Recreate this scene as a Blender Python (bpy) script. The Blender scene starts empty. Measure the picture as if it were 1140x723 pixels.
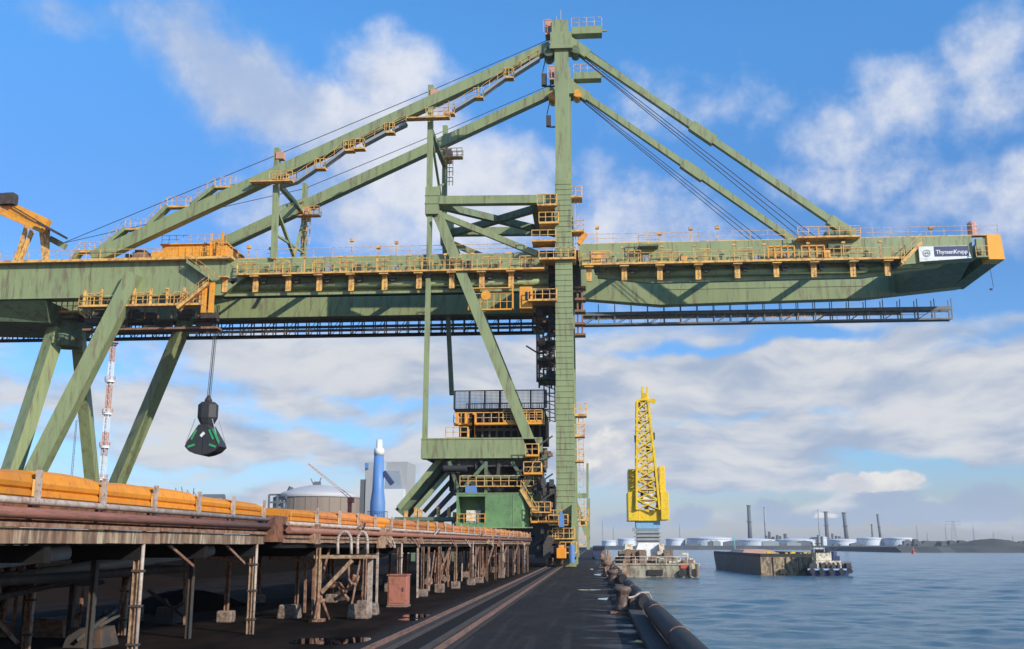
import bpy, math, random
from mathutils import Vector
random.seed(7)
S = bpy.context.scene
COL = S.collection
rad = math.radians

# ------------------------------------------------------------------ camera solved from the photograph
F, CX, CY = 1150., 570., 361.5
PIT = math.atan((607-CY)/F); YAW = math.atan((661-CX)/math.hypot(F, 607-CY)); H = 2.2
def ray(px, py):
    x = (px-CX)/F; y = -(py-CY)/F
    f = math.cos(PIT)-y*math.sin(PIT); u = math.sin(PIT)+y*math.cos(PIT)
    c, s = math.cos(YAW), math.sin(YAW)
    return (x*c-f*s, x*s+f*c, u)
def P(px, py, Y):
    d = ray(px, py); t = Y/d[1]; return Vector((d[0]*t, Y, H+d[2]*t))
def PX(px, py, X):
    d = ray(px, py); t = X/d[0]; return Vector((X, d[1]*t, H+d[2]*t))
def G(px, py, z=0.):
    d = ray(px, py); t = (z-H)/d[2]; return Vector((d[0]*t, d[1]*t, z))
def azel(px, py):
    d = Vector(ray(px, py)).normalized(); return math.atan2(d.x, d.y), math.asin(d.z)
cam = bpy.data.cameras.new('camera'); cam.sensor_width = 36; cam.lens = F/1140*36
cam.clip_end = 20000; cam.clip_start = .1
co = bpy.data.objects.new('camera', cam); COL.objects.link(co)
co.location = (0, 0, H); co.rotation_euler = (rad(90)+PIT, 0, YAW); S.camera = co

# ------------------------------------------------------------------ materials
class NT:
    def __init__(s, t): s.t = t; s.n = t.nodes; s.l = t.links
    def new(s, k, **kw):
        n = s.n.new(k)
        for a, b in kw.items(): setattr(n, a, b)
        return n
    def set(s, sock, v):
        if isinstance(v, bpy.types.NodeSocket): s.l.new(v, sock)
        else: sock.default_value = v
    def m(s, op, a, b=0., c=None, clamp=False):
        n = s.new('ShaderNodeMath', operation=op, use_clamp=clamp)
        s.set(n.inputs[0], a); s.set(n.inputs[1], b)
        if c is not None: s.set(n.inputs[2], c)
        return n.outputs[0]
    def mix(s, f, a, b, mode='MIX'):
        n = s.new('ShaderNodeMix', data_type='RGBA', blend_type=mode)
        s.set(n.inputs[0], f)
        for i, v in ((6, a), (7, b)):
            s.set(n.inputs[i], v if isinstance(v, bpy.types.NodeSocket) else (*v[:3], 1))
        return n.outputs[2]
    def noise(s, vec, scale, detail=4, rough=.55, w=0.):
        n = s.new('ShaderNodeTexNoise'); n.inputs['Scale'].default_value = scale
        n.inputs['Detail'].default_value = detail; n.inputs['Roughness'].default_value = rough
        if vec is not None: s.l.new(vec, n.inputs['Vector'])
        return n.outputs['Fac']
    def ss(s, v, a, b, lo=0., hi=1.):
        n = s.new('ShaderNodeMapRange', interpolation_type='SMOOTHSTEP')
        s.set(n.inputs[0], v)
        for i, q in zip((1, 2, 3, 4), (a, b, lo, hi)): n.inputs[i].default_value = q
        return n.outputs[0]
    def scalev(s, vec, sc):
        n = s.new('ShaderNodeVectorMath', operation='MULTIPLY'); s.l.new(vec, n.inputs[0]); n.inputs[1].default_value = sc
        return n.outputs[0]
MATS = {}
def mat(name, c, rough=.6, metal=0., c2=None, amt=.5, scale=1.5, stain=None, stain_amt=.0, stretch=(1, 1, 1), bump=0., bscale=8, spec=.5, jitter=0.):
    if name in MATS: return MATS[name]
    m = bpy.data.materials.new(name); m.use_nodes = True; t = NT(m.node_tree)
    b = t.n['Principled BSDF']; b.inputs['Roughness'].default_value = rough; b.inputs['Metallic'].default_value = metal
    b.inputs['Specular IOR Level'].default_value = spec
    g = t.new('ShaderNodeNewGeometry').outputs['Position']
    v = t.scalev(g, stretch)
    c2 = c2 or tuple(x*.72 for x in c)
    f = t.ss(t.noise(v, scale, 6, .62), .38, .66, 0, amt)
    col = t.mix(f, c, c2)
    if stain:
        f2 = t.ss(t.noise(v, scale*2.7, 8, .7), .55-.22*stain_amt, .68-.1*stain_amt, 0, .85)
        col = t.mix(f2, col, stain)
    if jitter:
        oi = t.new('ShaderNodeObjectInfo').outputs['Random']
        k = t.m('MULTIPLY_ADD', oi, jitter, 1-jitter*.6)
        cc = t.new('ShaderNodeVectorMath', operation='SCALE'); t.l.new(col, cc.inputs[0]); t.l.new(k, cc.inputs['Scale']); col = cc.outputs[0]
    t.l.new(col, b.inputs['Base Color'])
    if bump:
        bn = t.new('ShaderNodeBump'); bn.inputs['Strength'].default_value = bump; bn.inputs['Distance'].default_value = .03
        t.l.new(t.noise(v, bscale, 6, .6), bn.inputs['Height']); t.l.new(bn.outputs[0], b.inputs['Normal'])
    MATS[name] = m; return m
RUST = (.20, .085, .045)
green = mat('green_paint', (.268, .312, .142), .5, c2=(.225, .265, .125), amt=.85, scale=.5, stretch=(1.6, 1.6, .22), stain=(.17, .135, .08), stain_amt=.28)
green_dk = mat('dark_green_paint', (.13, .19, .10), .6, c2=(.09, .12, .07), scale=.5, stain=(.09, .07, .045), stain_amt=.4)  # darker green with stains, for undersides, far and inner members
green_br = mat('fresh_green_paint', (.16, .29, .11), .5, c2=(.10, .19, .075), scale=.4, stain=(.10, .16, .07), stain_amt=.4)
orange = mat('orange_yellow_paint', (.80, .34, .03), .5, c2=(.70, .28, .03), scale=1., stain=(.45, .17, .04), stain_amt=.2)
railm = mat('weathered_orange_rail_paint', (.82, .46, .11), .6, c2=(.58, .30, .11), scale=.8, stain=(.30, .15, .08), stain_amt=.5)
endor = mat('bright_orange_plate_paint', (.85, .38, .02), .45, scale=.6, c2=(.78, .33, .02))
yellow = mat('crane_yellow_paint', (.82, .56, .02), .45, c2=(.70, .44, .03), scale=.8, stain=(.45, .25, .05), stain_amt=.2)
lblue = mat('light_blue_paint', (.22, .44, .66), .5)
blackm = mat('black_steel', (.025, .025, .028), .55, c2=(.04, .035, .03), scale=2)
darkm = mat('dark_grimy_steel', (.055, .05, .045), .7, c2=(.03, .03, .03), scale=1, stain=(.13, .07, .04), stain_amt=.3)
fascia2 = mat('rust_brown_fascia', (.30, .19, .12), .8, c2=(.17, .09, .055), scale=2, amt=1., stain=(.40, .31, .22), stain_amt=.3, stretch=(1, 1, .4))
gantm = mat('dull_grey_gantry_steel', (.17, .18, .185), .6, c2=(.11, .115, .12), scale=.6, stain=(.10, .07, .05), stain_amt=.2)
greym = mat('galvanised_grey_steel', (.30, .32, .33), .55, c2=(.22, .23, .24), scale=1)
rust = mat('rusty_steel', RUST, .85, c2=(.12, .055, .035), scale=2.5, stain=(.34, .22, .15), stain_amt=.6, bump=.3)
rustpipe = mat('red_brown_pipe_paint', (.30, .12, .085), .7, c2=(.22, .09, .06), scale=3, stain=(.16, .08, .05), stain_amt=.5, stretch=(3, .3, 3), bump=.2)
palepipe = mat('pale_dusty_pipe_paint', (.46, .38, .32), .6, c2=(.30, .21, .16), scale=3, stain=(.24, .13, .08), stain_amt=.4)
creampost = mat('chipped_cream_post_paint', (.48, .34, .20), .7, c2=(.40, .27, .17), scale=3, stain=(.20, .09, .055), stain_amt=.8, stretch=(1.4, 1.4, .9), bump=.3)
fascia = mat('streaked_fascia_paint', (.62, .50, .34), .75, c2=(.32, .18, .10), scale=1.6, amt=1., stain=(.09, .05, .035), stain_amt=1., stretch=(1, 1, .18), bump=.2)
hood = mat('orange_hood_sheet', (.68, .25, .015), .55, c2=(.58, .18, .015), scale=3, stain=(.38, .15, .05), stain_amt=.12, stretch=(1, 1, .6), jitter=.4, bump=.15)
hoodr = mat('faded_orange_hood_sheet', (.60, .20, .03), .6, c2=(.42, .14, .04), scale=1.5, stain=(.30, .13, .07), stain_amt=.45, jitter=.55)
nearblackm = mat('near_black_matte', (.018, .016, .015), .95, spec=.1, c2=(.018, .017, .017), scale=2)  # even near-black for decks, cross beams, trench strip and hopper body
conc = mat('stained_concrete', (.30, .22, .17), .85, c2=(.18, .12, .09), scale=3, stain=(.07, .05, .04), stain_amt=.6, bump=.4)
redbox = mat('faded_red_cabinet_paint', (.42, .15, .095), .6, c2=(.34, .12, .08), scale=2, stain=(.16, .08, .05), stain_amt=.3)
whitem = mat('white_paint', (.78, .78, .76), .5, c2=(.66, .65, .62), scale=1, stain=(.5, .42, .33), stain_amt=.15)
tankm = mat('white_tank_paint', (.55, .58, .63), .5, c2=(.58, .61, .66), scale=.05)
farrock = mat('dark_far_bank', (.075, .078, .068), .95, c2=(.05, .052, .045), scale=.05, bump=.5, bscale=.4)
stackm = mat('dark_chimney_brick', (.12, .13, .14), .8, scale=.1)
navy = mat('navy_paint', (.035, .05, .13), .5, c2=(.03, .04, .10))
bluep = mat('bright_blue_paint', (.10, .24, .52), .5, c2=(.08, .18, .40), scale=.3, stretch=(1, 1, .3), stain=(.16, .22, .32), stain_amt=.3)
cream = mat('cream_deckhouse_paint', (.76, .68, .52), .6, c2=(.50, .44, .34), scale=.6, stain=(.25, .15, .09), stain_amt=.4)
hullbr = mat('brown_barge_hull', (.16, .12, .085), .8, c2=(.10, .075, .055), scale=.8, stretch=(1, 1, .4), stain=(.06, .05, .04), stain_amt=.5)
hulltan = mat('scraped_tan_hull', (.42, .32, .19), .8, c2=(.28, .20, .12), scale=.9, stretch=(1, 1, .4), stain=(.07, .05, .035), stain_amt=.6)
pontm = mat('olive_grey_pontoon_hull', (.42, .37, .27), .75, c2=(.30, .25, .17), scale=.5, stretch=(1, 1, .4), stain=(.10, .07, .05), stain_amt=.5)
rubber = mat('black_rubber', (.02, .018, .017), .7, c2=(.035, .028, .022), scale=2, bump=.3)
tankbr = mat('brown_tank_shell', (.25, .19, .145), .8, c2=(.18, .13, .10), scale=.08, stretch=(2, 2, .3))
domem = mat('pale_dome_sheet', (.46, .44, .43), .6, c2=(.42, .40, .41), scale=.15)
clad = mat('grey_wall_cladding', (.36, .36, .35), .7, c2=(.30, .30, .30), scale=.1)
cladw = mat('white_wall_cladding', (.66, .66, .64), .7, c2=(.58, .58, .57), scale=.1)
redp = mat('red_orange_paint', (.62, .09, .04), .5)
pinkp = mat('faded_red_mast_paint', (.58, .30, .20), .6)
tealp = mat('teal_paint', (.10, .42, .42), .5)
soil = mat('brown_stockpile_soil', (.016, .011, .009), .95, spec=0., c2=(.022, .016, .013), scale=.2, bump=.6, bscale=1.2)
railst = mat('rusty_rail_steel', (.26, .14, .095), .5, c2=(.11, .06, .045), scale=4, stretch=(2, .3, 1), stain=(.07, .045, .035), stain_amt=.5)
screenm = mat('dark_mesh_screen', (.06, .075, .10), .6)
windowm = mat('dark_window_glass', (.02, .025, .03), .15)
boll = mat('worn_bollard_iron', (.11, .07, .05), .6, c2=(.05, .035, .03), scale=4, stain=(.30, .22, .16), stain_amt=.25, bump=.3)

# ------------------------------------------------------------------ mesh helpers
def tag(o, label=None, cat=None, group=None, kind=None):
    if label: o['label'] = label
    if cat: o['category'] = cat
    if group: o['group'] = group
    if kind: o['kind'] = kind
    return o
def worigin(o):
    v = Vector((0, 0, 0))
    while o is not None: v = v+o.location; o = o.parent
    return v
def empty(name, loc, label=None, cat=None, group=None):
    o = bpy.data.objects.new(name, None); o.location = loc; o.empty_display_size = .5; COL.objects.link(o)
    return tag(o, label, cat, group)
class MB:
    def __init__(s): s.v = []; s.f = []; s.marks = []
    def add(s, vs, fs):
        s.marks.append((len(s.v), len(s.f))); k = len(s.v); s.v += [tuple(v) for v in vs]; s.f += [tuple(i+k for i in f) for f in fs]; return s
    def box(s, x0, y0, z0, x1, y1, z1):
        x0, x1 = sorted((x0, x1)); y0, y1 = sorted((y0, y1)); z0, z1 = sorted((z0, z1))
        vs = [(x, y, z) for z in (z0, z1) for y in (y0, y1) for x in (x0, x1)]
        return s.add(vs, [(0, 2, 3, 1), (4, 5, 7, 6), (0, 1, 5, 4), (2, 6, 7, 3), (0, 4, 6, 2), (1, 3, 7, 5)])
    def beam(s, a, b, w, h, w2=None, h2=None, up=(0, 0, 1)):
        """w across (horizontal side), h along up"""
        a = Vector(a); b = Vector(b); d = (b-a).normalized(); up = Vector(up)
        if abs(d.dot(up)) > .98: up = Vector((0, 1, 0)) if abs(d.y) < .9 else Vector((1, 0, 0))
        r = d.cross(up).normalized(); u = r.cross(d).normalized()
        w2 = w if w2 is None else w2; h2 = h if h2 is None else h2; vs = []
        for p, ww, hh in ((a, w, h), (b, w2, h2)):
            for i, j in ((-1, -1), (1, -1), (1, 1), (-1, 1)): vs.append(p+r*(i*ww/2)+u*(j*hh/2))
        return s.add(vs, [(0, 3, 2, 1), (4, 5, 6, 7), (0, 1, 5, 4), (1, 2, 6, 5), (2, 3, 7, 6), (3, 0, 4, 7)])
    def cyl(s, a, b, r, n=8, r2=None, cap=True):
        a = Vector(a); b = Vector(b); d = (b-a).normalized(); up = Vector((0, 0, 1)) if abs(d.z) < .95 else Vector((1, 0, 0))
        x = d.cross(up).normalized(); y = x.cross(d).normalized(); r2 = r if r2 is None else r2; vs = []
        for p, q in ((a, r), (b, r2)):
            for i in range(n): t = 2*math.pi*i/n; vs.append(p+x*math.cos(t)*q+y*math.sin(t)*q)
        fs = [(i, (i+1) % n, n+(i+1) % n, n+i) for i in range(n)]
        if cap: fs += [tuple(range(n-1, -1, -1)), tuple(range(n, 2*n))]
        return s.add(vs, fs)
    def tube(s, pts, r, n=6):
        for a, b in zip(pts[:-1], pts[1:]): s.cyl(a, b, r, n)
        return s
    def lathe(s, c, prof, n=24):
        vs = []; fs = []
        for r, z in prof:
            for i in range(n): t = 2*math.pi*i/n; vs.append((c[0]+math.cos(t)*r, c[1]+math.sin(t)*r, c[2]+z))
        for k in range(len(prof)-1):
            for i in range(n): fs.append((k*n+i, k*n+(i+1) % n, (k+1)*n+(i+1) % n, (k+1)*n+i))
        fs.append(tuple(range(n-1, -1, -1))); fs.append(tuple((len(prof)-1)*n+i for i in range(n)))
        return s.add(vs, fs)
    def prismY(s, poly, y0, y1):
        n = len(poly); vs = [(p[0], y0, p[1]) for p in poly]+[(p[0], y1, p[1]) for p in poly]
        fs = [tuple(range(n)), tuple(range(2*n-1, n-1, -1))]+[(i, i+n, (i+1) % n+n, (i+1) % n) for i in range(n)]
        return s.add(vs, fs)
    def prismX(s, poly, x0, x1):
        n = len(poly); vs = [(x0, p[0], p[1]) for p in poly]+[(x1, p[0], p[1]) for p in poly]
        fs = [tuple(range(n)), tuple(range(2*n-1, n-1, -1))]+[(i, i+n, (i+1) % n+n, (i+1) % n) for i in range(n)]
        return s.add(vs, fs)
    def hull(s, stations):
        """stations: list of closed loops with same count"""
        n = len(stations[0]); vs = [p for st in stations for p in st]; fs = []
        for k in range(len(stations)-1):
            for i in range(n): fs.append((k*n+i, k*n+(i+1) % n, (k+1)*n+(i+1) % n, (k+1)*n+i))
        fs.append(tuple(range(n-1, -1, -1))); fs.append(tuple((len(stations)-1)*n+i for i in range(n)))
        return s.add(vs, fs)
    def railing(s, pts, h=1.05, sp=1.5, t=.055):
        up = Vector((0, 0, h))
        for a, b in zip(pts[:-1], pts[1:]):
            a = Vector(a); b = Vector(b); L = (b-a).length; n = max(1, round(L/sp))
            for i in range(n+1):
                p = a.lerp(b, i/n); s.beam(p, p+up, t, t)
            s.beam(a+up, b+up, t, t); s.beam(a+up*.5, b+up*.5, t*.8, t*.8)
        return s
    def build(s, name, m, parent=None, smooth=False, bevel=0., **kw):
        me = bpy.data.meshes.new(name); o = bpy.data.objects.new(name, me); COL.objects.link(o)
        org = worigin(parent) if parent else Vector((0, 0, 0))
        if parent: o.parent = parent
        else:
            xs = [v[0] for v in s.v]; ys = [v[1] for v in s.v]; zs = [v[2] for v in s.v]
            org = Vector(((min(xs)+max(xs))/2, (min(ys)+max(ys))/2, min(zs))); o.location = org
        me.from_pydata([(v[0]-org.x, v[1]-org.y, v[2]-org.z) for v in s.v], [], s.f); me.update()
        import bmesh
        b = bmesh.new(); b.from_mesh(me); bmesh.ops.recalc_face_normals(b, faces=b.faces); b.to_mesh(me); b.free()
        me.materials.append(m)
        if smooth:
            for p in me.polygons: p.use_smooth = len(p.vertices) < 6
        if bevel:
            md = o.modifiers.new('edge', 'BEVEL'); md.width = bevel; md.segments = 2; md.limit_method = 'ANGLE'
        tag(o, kw.get('label'), kw.get('cat'), kw.get('group'), kw.get('kind'))
        return o
def _each(s, name, m, parent=None, k=1, **kw):
    mk = s.marks+[(len(s.v), len(s.f))]; r = None
    for i in range(0, len(s.marks), k):
        v0, f0 = mk[i]; v1, f1 = mk[min(i+k, len(s.marks))]
        q = MB(); q.v = s.v[v0:v1]; q.f = [tuple(j-v0 for j in f) for f in s.f[f0:f1]]; r = q.build(name, m, parent, **kw)
    return r
MB.build_each = _each
def clone(root, loc, label=None):
    r = root.copy(); COL.objects.link(r); r.location = loc
    if label: r['label'] = label
    for ch in [c for c in S.objects if c.parent == root]:
        c = ch.copy(); COL.objects.link(c); c.parent = r
        for g in [q for q in S.objects if q.parent == ch]:
            d = g.copy(); COL.objects.link(d); d.parent = c
    return r
def walkway(parent, x0, x1, y, z, w=1., thick=.22, rail_y=None, sp=1.6, mm=None, name='walkway', ends=False, t=.055):
    wk = MB().box(x0, y, z-thick, x1, y+w, z).build(name, mm or railm, parent)
    r = MB(); ry = y+.04 if rail_y is None else rail_y
    r.railing([(x0, ry, z), (x1, ry, z)], 1.05, sp, t)
    if ends: r.railing([(x0+.04, y, z), (x0+.04, y+w, z)], 1.05, 1.2, t); r.railing([(x1-.04, y, z), (x1-.04, y+w, z)], 1.05, 1.2, t)
    r.build('railing', railm, wk); return wk

# ------------------------------------------------------------------ setting: ground, water
EDGE = 1.5
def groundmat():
    m = bpy.data.materials.new('wet_coal_dusted_shaded_asphalt'); m.use_nodes = True; t = NT(m.node_tree); b = t.n['Principled BSDF']
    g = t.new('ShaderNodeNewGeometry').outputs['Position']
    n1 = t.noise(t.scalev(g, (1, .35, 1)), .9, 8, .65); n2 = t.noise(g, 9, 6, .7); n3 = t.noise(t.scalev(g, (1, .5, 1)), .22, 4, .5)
    c = t.mix(t.ss(n1, .35, .65), (.014, .0125, .012), (.032, .027, .024)); c = t.mix(t.ss(n2, .5, .75, 0, .5), c, (.05, .04, .034))  # dark coal-dusted asphalt, lowered further to stand in for a cast shadow
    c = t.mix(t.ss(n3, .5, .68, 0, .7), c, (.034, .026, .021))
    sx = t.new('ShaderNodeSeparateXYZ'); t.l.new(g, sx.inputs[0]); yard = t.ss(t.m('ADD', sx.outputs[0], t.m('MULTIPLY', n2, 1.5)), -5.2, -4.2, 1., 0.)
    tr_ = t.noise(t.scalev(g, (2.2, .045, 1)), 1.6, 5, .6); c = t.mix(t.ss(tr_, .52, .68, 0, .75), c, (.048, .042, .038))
    c = t.mix(yard, c, t.mix(t.ss(n1, .35, .65), (.009, .007, .0065), (.024, .017, .014)))  # yard side near-black, painting in the shade around the trestle
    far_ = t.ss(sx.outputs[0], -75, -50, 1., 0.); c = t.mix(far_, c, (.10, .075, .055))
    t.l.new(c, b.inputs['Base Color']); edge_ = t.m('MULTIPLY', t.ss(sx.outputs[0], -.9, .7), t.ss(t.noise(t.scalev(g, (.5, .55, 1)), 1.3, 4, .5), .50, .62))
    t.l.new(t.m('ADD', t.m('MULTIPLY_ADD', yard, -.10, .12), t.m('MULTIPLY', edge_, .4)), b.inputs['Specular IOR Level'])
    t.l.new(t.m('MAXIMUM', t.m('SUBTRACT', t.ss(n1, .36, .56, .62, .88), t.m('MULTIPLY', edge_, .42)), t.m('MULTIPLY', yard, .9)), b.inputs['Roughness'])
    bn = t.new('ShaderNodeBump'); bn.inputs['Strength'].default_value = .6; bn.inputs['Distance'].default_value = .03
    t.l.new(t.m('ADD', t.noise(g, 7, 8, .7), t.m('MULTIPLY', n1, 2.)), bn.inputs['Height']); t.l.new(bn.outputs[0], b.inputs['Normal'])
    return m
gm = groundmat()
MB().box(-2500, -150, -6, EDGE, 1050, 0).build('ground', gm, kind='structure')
def watermat():
    m = bpy.data.materials.new('harbour_water'); m.use_nodes = True; t = NT(m.node_tree); b = t.n['Principled BSDF']
    b.inputs['Roughness'].default_value = .16; b.inputs['IOR'].default_value = 1.33
    g = t.new('ShaderNodeNewGeometry').outputs['Position']
    a = t.noise(t.scalev(g, (.5, 1, 1)), .32, 8, .62); c = t.noise(t.scalev(g, (.6, 1, 1)), 1.3, 5, .65); d = t.noise(t.scalev(g, (.25, 1, 1)), .035, 4, .55)
    t.l.new(t.mix(t.ss(d, .35, .65), (.035, .105, .145), (.06, .14, .175)), b.inputs['Base Color'])
    hgt = t.m('ADD', t.m('MULTIPLY', a, 1.), t.m('MULTIPLY', c, .38))
    bn = t.new('ShaderNodeBump'); bn.inputs['Strength'].default_value = 1.; bn.inputs['Distance'].default_value = .35
    t.l.new(hgt, bn.inputs['Height']); t.l.new(bn.outputs[0], b.inputs['Normal'])
    return m
wm = watermat()
w = MB(); w.add([(EDGE-1, -150, -2.8), (4500, -150, -2.8), (4500, 4500, -2.8), (EDGE-1, 4500, -2.8)], [(0, 1, 2, 3)])
w.build('water', wm, kind='structure')
w = MB(); w.add([(-4500, 1040, -2.8), (EDGE-1, 1040, -2.8), (EDGE-1, 4500, -2.8), (-4500, 4500, -2.8)], [(0, 1, 2, 3)])
w.build('water', wm, kind='structure')
import numpy as np
def wave_sheet():
    R, Cc_ = 900, 300; rg = np.random.RandomState(5)
    yy = 12*np.exp(np.linspace(0, math.log(1150/12.), R)); q = np.linspace(0, 1, Cc_)**1.15
    Y = np.repeat(yy[:, None], Cc_, 1); X = EDGE+.2+q[None, :]*(14+yy[:, None]*.75)
    dy = np.gradient(yy)[:, None]; Z = np.zeros_like(X)
    for i in range(46):
        lam = .9*1.085**i*rg.uniform(.9, 1.1); th = rad(75)+rg.normal(0, .75); k = 2*math.pi/lam; ph = rg.uniform(0, 6.28)
        amp = .0052*lam**.9 if lam < 6 else .021*(6/lam)**.8
        fade = np.clip((lam/dy-2.5)/3., 0, 1)
        Z += amp*fade*np.sin(k*(X*math.cos(th)+Y*math.sin(th))+ph+.6*np.sin(X*.11+i)+.5*np.sin(Y*.07+2*i))
    v = np.stack([X, Y, Z-2.5], -1).reshape(-1, 3); idx = np.arange(R*Cc_).reshape(R, Cc_)
    f = np.stack([idx[:-1, :-1], idx[:-1, 1:], idx[1:, 1:], idx[1:, :-1]], -1).reshape(-1, 4)
    me = bpy.data.meshes.new('water_waves'); me.vertices.add(len(v)); me.vertices.foreach_set('co', v.ravel().astype(np.float32))
    me.loops.add(f.size); me.loops.foreach_set('vertex_index', f.ravel().astype(np.int32)); me.polygons.add(len(f)); me.polygons.foreach_set('loop_start', (np.arange(len(f))*4).astype(np.int32))
    me.update(calc_edges=True); me.polygons.foreach_set('use_smooth', np.ones(len(f), dtype=bool)); me.materials.append(wm)
    o = bpy.data.objects.new('water_waves', me); COL.objects.link(o); o['kind'] = 'structure'
wave_sheet()

# ------------------------------------------------------------------ quay furniture
bedm = mat('oily_dark_rail_bed', (.022, .018, .016), .8, c2=(.045, .03, .024), scale=3, stretch=(2, .3, 1), bump=.5)
def rail_line(x, label):
    t = empty('crane_rail', (x, 40, 0), label, 'rail', 'crane rails along the quay')
    MB().box(x-.17, 4, 0, x+.17, 400, .05).build('sleeper_bed', bedm, t)
    r = MB(); r.prismY([(x-.06, .054), (x+.06, .054), (x+.06, .066), (x+.016, .075), (x+.016, .105), (x+.036, .115), (x+.036, .14), (x-.036, .14), (x-.036, .115), (x-.016, .105), (x-.016, .075), (x-.06, .066)], 4, 400)
    r.build('rail_bar', railst, t)
conc2 = mat('rust_stained_kerb', (.06, .045, .038), .8, c2=(.03, .024, .02), scale=3, stretch=(2, .4, 1), bump=.4)
rail_line(-3.25, 'rusty crane rail closer to the open quay, right of the rail trench')
rail_line(-4.72, 'rusty crane rail closer to the conveyor trestle')
tr = MB()
for x in (-3.62, -4.35):
    tr.box(x-.07, 4, 0, x+.07, 300, .07)
tr.build_each('trench_kerb', conc2, label='low stained kerb lining the narrow trench between the two crane rails', cat='kerb', group='kerbs of the rail trench')
MB().box(-4.28, 4, .002, -3.69, 300, .03).build('rail_trench', nearblackm, kind='structure')
# quay edge kerb
k = MB()
y = -5
while y < 330:
    L = 5.9; k.box(EDGE-.42, y, 0, EDGE+.02, y+L, .16+random.uniform(0, .03)); y += 6
k.build('quay_edge_kerb', conc2, bevel=.02, label='low concrete edge kerb along the waterside of the quay', cat='kerb')
q = MB().box(EDGE, -150, -6, EDGE+.25, 1050, -.02); q.build('quay_wall', conc, kind='structure')
# fender tubes lying on the edge
def fender(y0, y1, x, r, label, tilt=0.):
    t = empty('fender_tube', (x, (y0+y1)/2, .0), label, 'fender', 'long dark fender tubes along the quay edge')
    b = MB(); pts = []
    n = 14; st = []
    for i in range(n+1):
        yy = y0+(y1-y0)*i/n; rr = r*(1 if 0 < i < n else .88); rr *= random.uniform(.97, 1.03)
        st.append([(x+tilt*(i/n-.5)+math.cos(a*math.pi/8)*rr, yy, .17+r+math.sin(a*math.pi/8)*rr) for a in range(16)])
    b.hull(st); b.build('tube', rubber, t, smooth=True)
    s = MB()
    for q in (.15, .5, .85):
        yy = y0+(y1-y0)*q
        s.hull([[(x+tilt*(q-.5)+math.cos(a*math.pi/8)*(r+.02), yy+dy, .17+r+math.sin(a*math.pi/8)*(r+.02)) for a in range(16)] for dy in (-.05, .05)])
    s.build('strap', rust, t, smooth=True)
fender(10, 32, 1.64, .24, 'long black fender tube nearest the camera on the quay edge')
fender(34.5, 53, 1.60, .22, 'dark fender tube beside the mooring bollard with yellow-brown cap')
fender(57, 70, 1.58, .25, 'dark fender tube beyond the second bollard', .1)
fender(73, 92, 1.58, .25, 'dark fender tube behind the quay edge scrap posts', -.1)
def bollard(x, y, label, s=1.):
    t = empty('mooring_bollard', (x, y, 0), label, 'bollard', 'mooring bollards along the quay edge')
    b = MB().lathe((x, y, .06), [(.30*s, 0), (.29*s, .1), (.24*s, .25), (.23*s, .5), (.26*s, .58), (.32*s, .64), (.33*s, .72), (.29*s, .78), (.15*s, .81)], 28)
    b.build('post', boll, t, smooth=True)
    MB().box(x-.45*s, y-.5*s, 0, x+.7*s, y+.5*s, .06).build('base_plate', rust, t, bevel=.01)
    g = MB()
    g.hull([[(x+.2+dx*.8, y-.28, .06), (x+.25+dx, y+.28, .06), (x+.25+dx, y+.25, .06+hh), (x+.25+dx, y-.25, .06+hh)] for dx, hh in ((0, .42), (.25, .40), (.45, .22), (.6, .05))])
    g.build('rope_horn', boll, t, smooth=False, bevel=.03)
bollard(.92, 35.6, 'squat worn mooring bollard nearest the camera with a bright cap', .92)
bollard(1.0, 58.5, 'second mooring bollard with pale patch, beyond the near one', 1.0)
bollard(1.0, 82, 'small mooring bollard, third along the quay', 1.1)
bollard(1.0, 106, 'tiny far mooring bollard, fourth along the quay beside the crane', 1.1)
# ropes
ro = MB(); pts = [(1.1, 35.4, .5), (1.3, 35.6, .52), (1.55, 36.3, .62), (1.85, 37, .6), (2.08, 37.6, .2), (2.14, 37.9, -.8), (2.15, 38, -2.4)]
ro.tube(pts, .035, 6); ro.build('mooring_rope', palepipe, label='pale mooring rope from the near bollard over the fender tube', cat='rope')
# clutter posts on quay edge
for i in range(22):
    yy = 60+i*5.2+random.uniform(-1.5, 1.5); xx = 1.45+random.uniform(-.5, .35)
    hgt = random.uniform(.7, 1.5)*(1.15 if i > 4 else 1)
    t = empty('edge_stanchion', (xx, yy, 0), None, 'post', 'rusty scrap stanchions crowding the far quay edge')
    t['label'] = 'rusty brown stanchion with chain stub on the distant quay edge'
    MB().beam((xx, yy, 0), (xx+random.uniform(-.25, .25), yy, hgt), .16, .2).build('post', rust if i % 3 else creampost, t)
    b = MB(); b.cyl((xx-.2, yy-.1, .2), (xx+.35, yy+.2, .28+hgt*.35), .09, 8); b.box(xx-.3, yy-.3, 0, xx+.3, yy+.3, .18); b.build('chain_stub', darkm if i % 2 else rust, t)
# puddles
pud = bpy.data.materials.new('puddle_water'); pud.use_nodes = True; b_ = pud.node_tree.nodes['Principled BSDF']
b_.inputs['Base Color'].default_value = (.012, .012, .014, 1); b_.inputs['Roughness'].default_value = .03; b_.inputs['IOR'].default_value = 1.33; b_.inputs['Specular IOR Level'].default_value = .9
def puddle(cx, cy, rx, ry, seed):
    rr = random.Random(seed); n = 40; ph = [rr.uniform(0, 6.28) for _ in range(5)]
    vs = []
    for i in range(n):
        a = 2*math.pi*i/n; k = 1+sum(math.sin((j+2)*a+ph[j])*.13/(j*.5+1) for j in range(5))
        vs.append((cx+math.cos(a)*rx*k, cy+math.sin(a)*ry*k, .006))
    MB().add(vs, [tuple(range(n))]).build('puddle', pud, kind='structure')
p = G(368, 714); puddle(p.x, p.y, .85, 1.0, 1)
p = G(470, 686); puddle(p.x-.2, p.y, .45, .8, 5)
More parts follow.
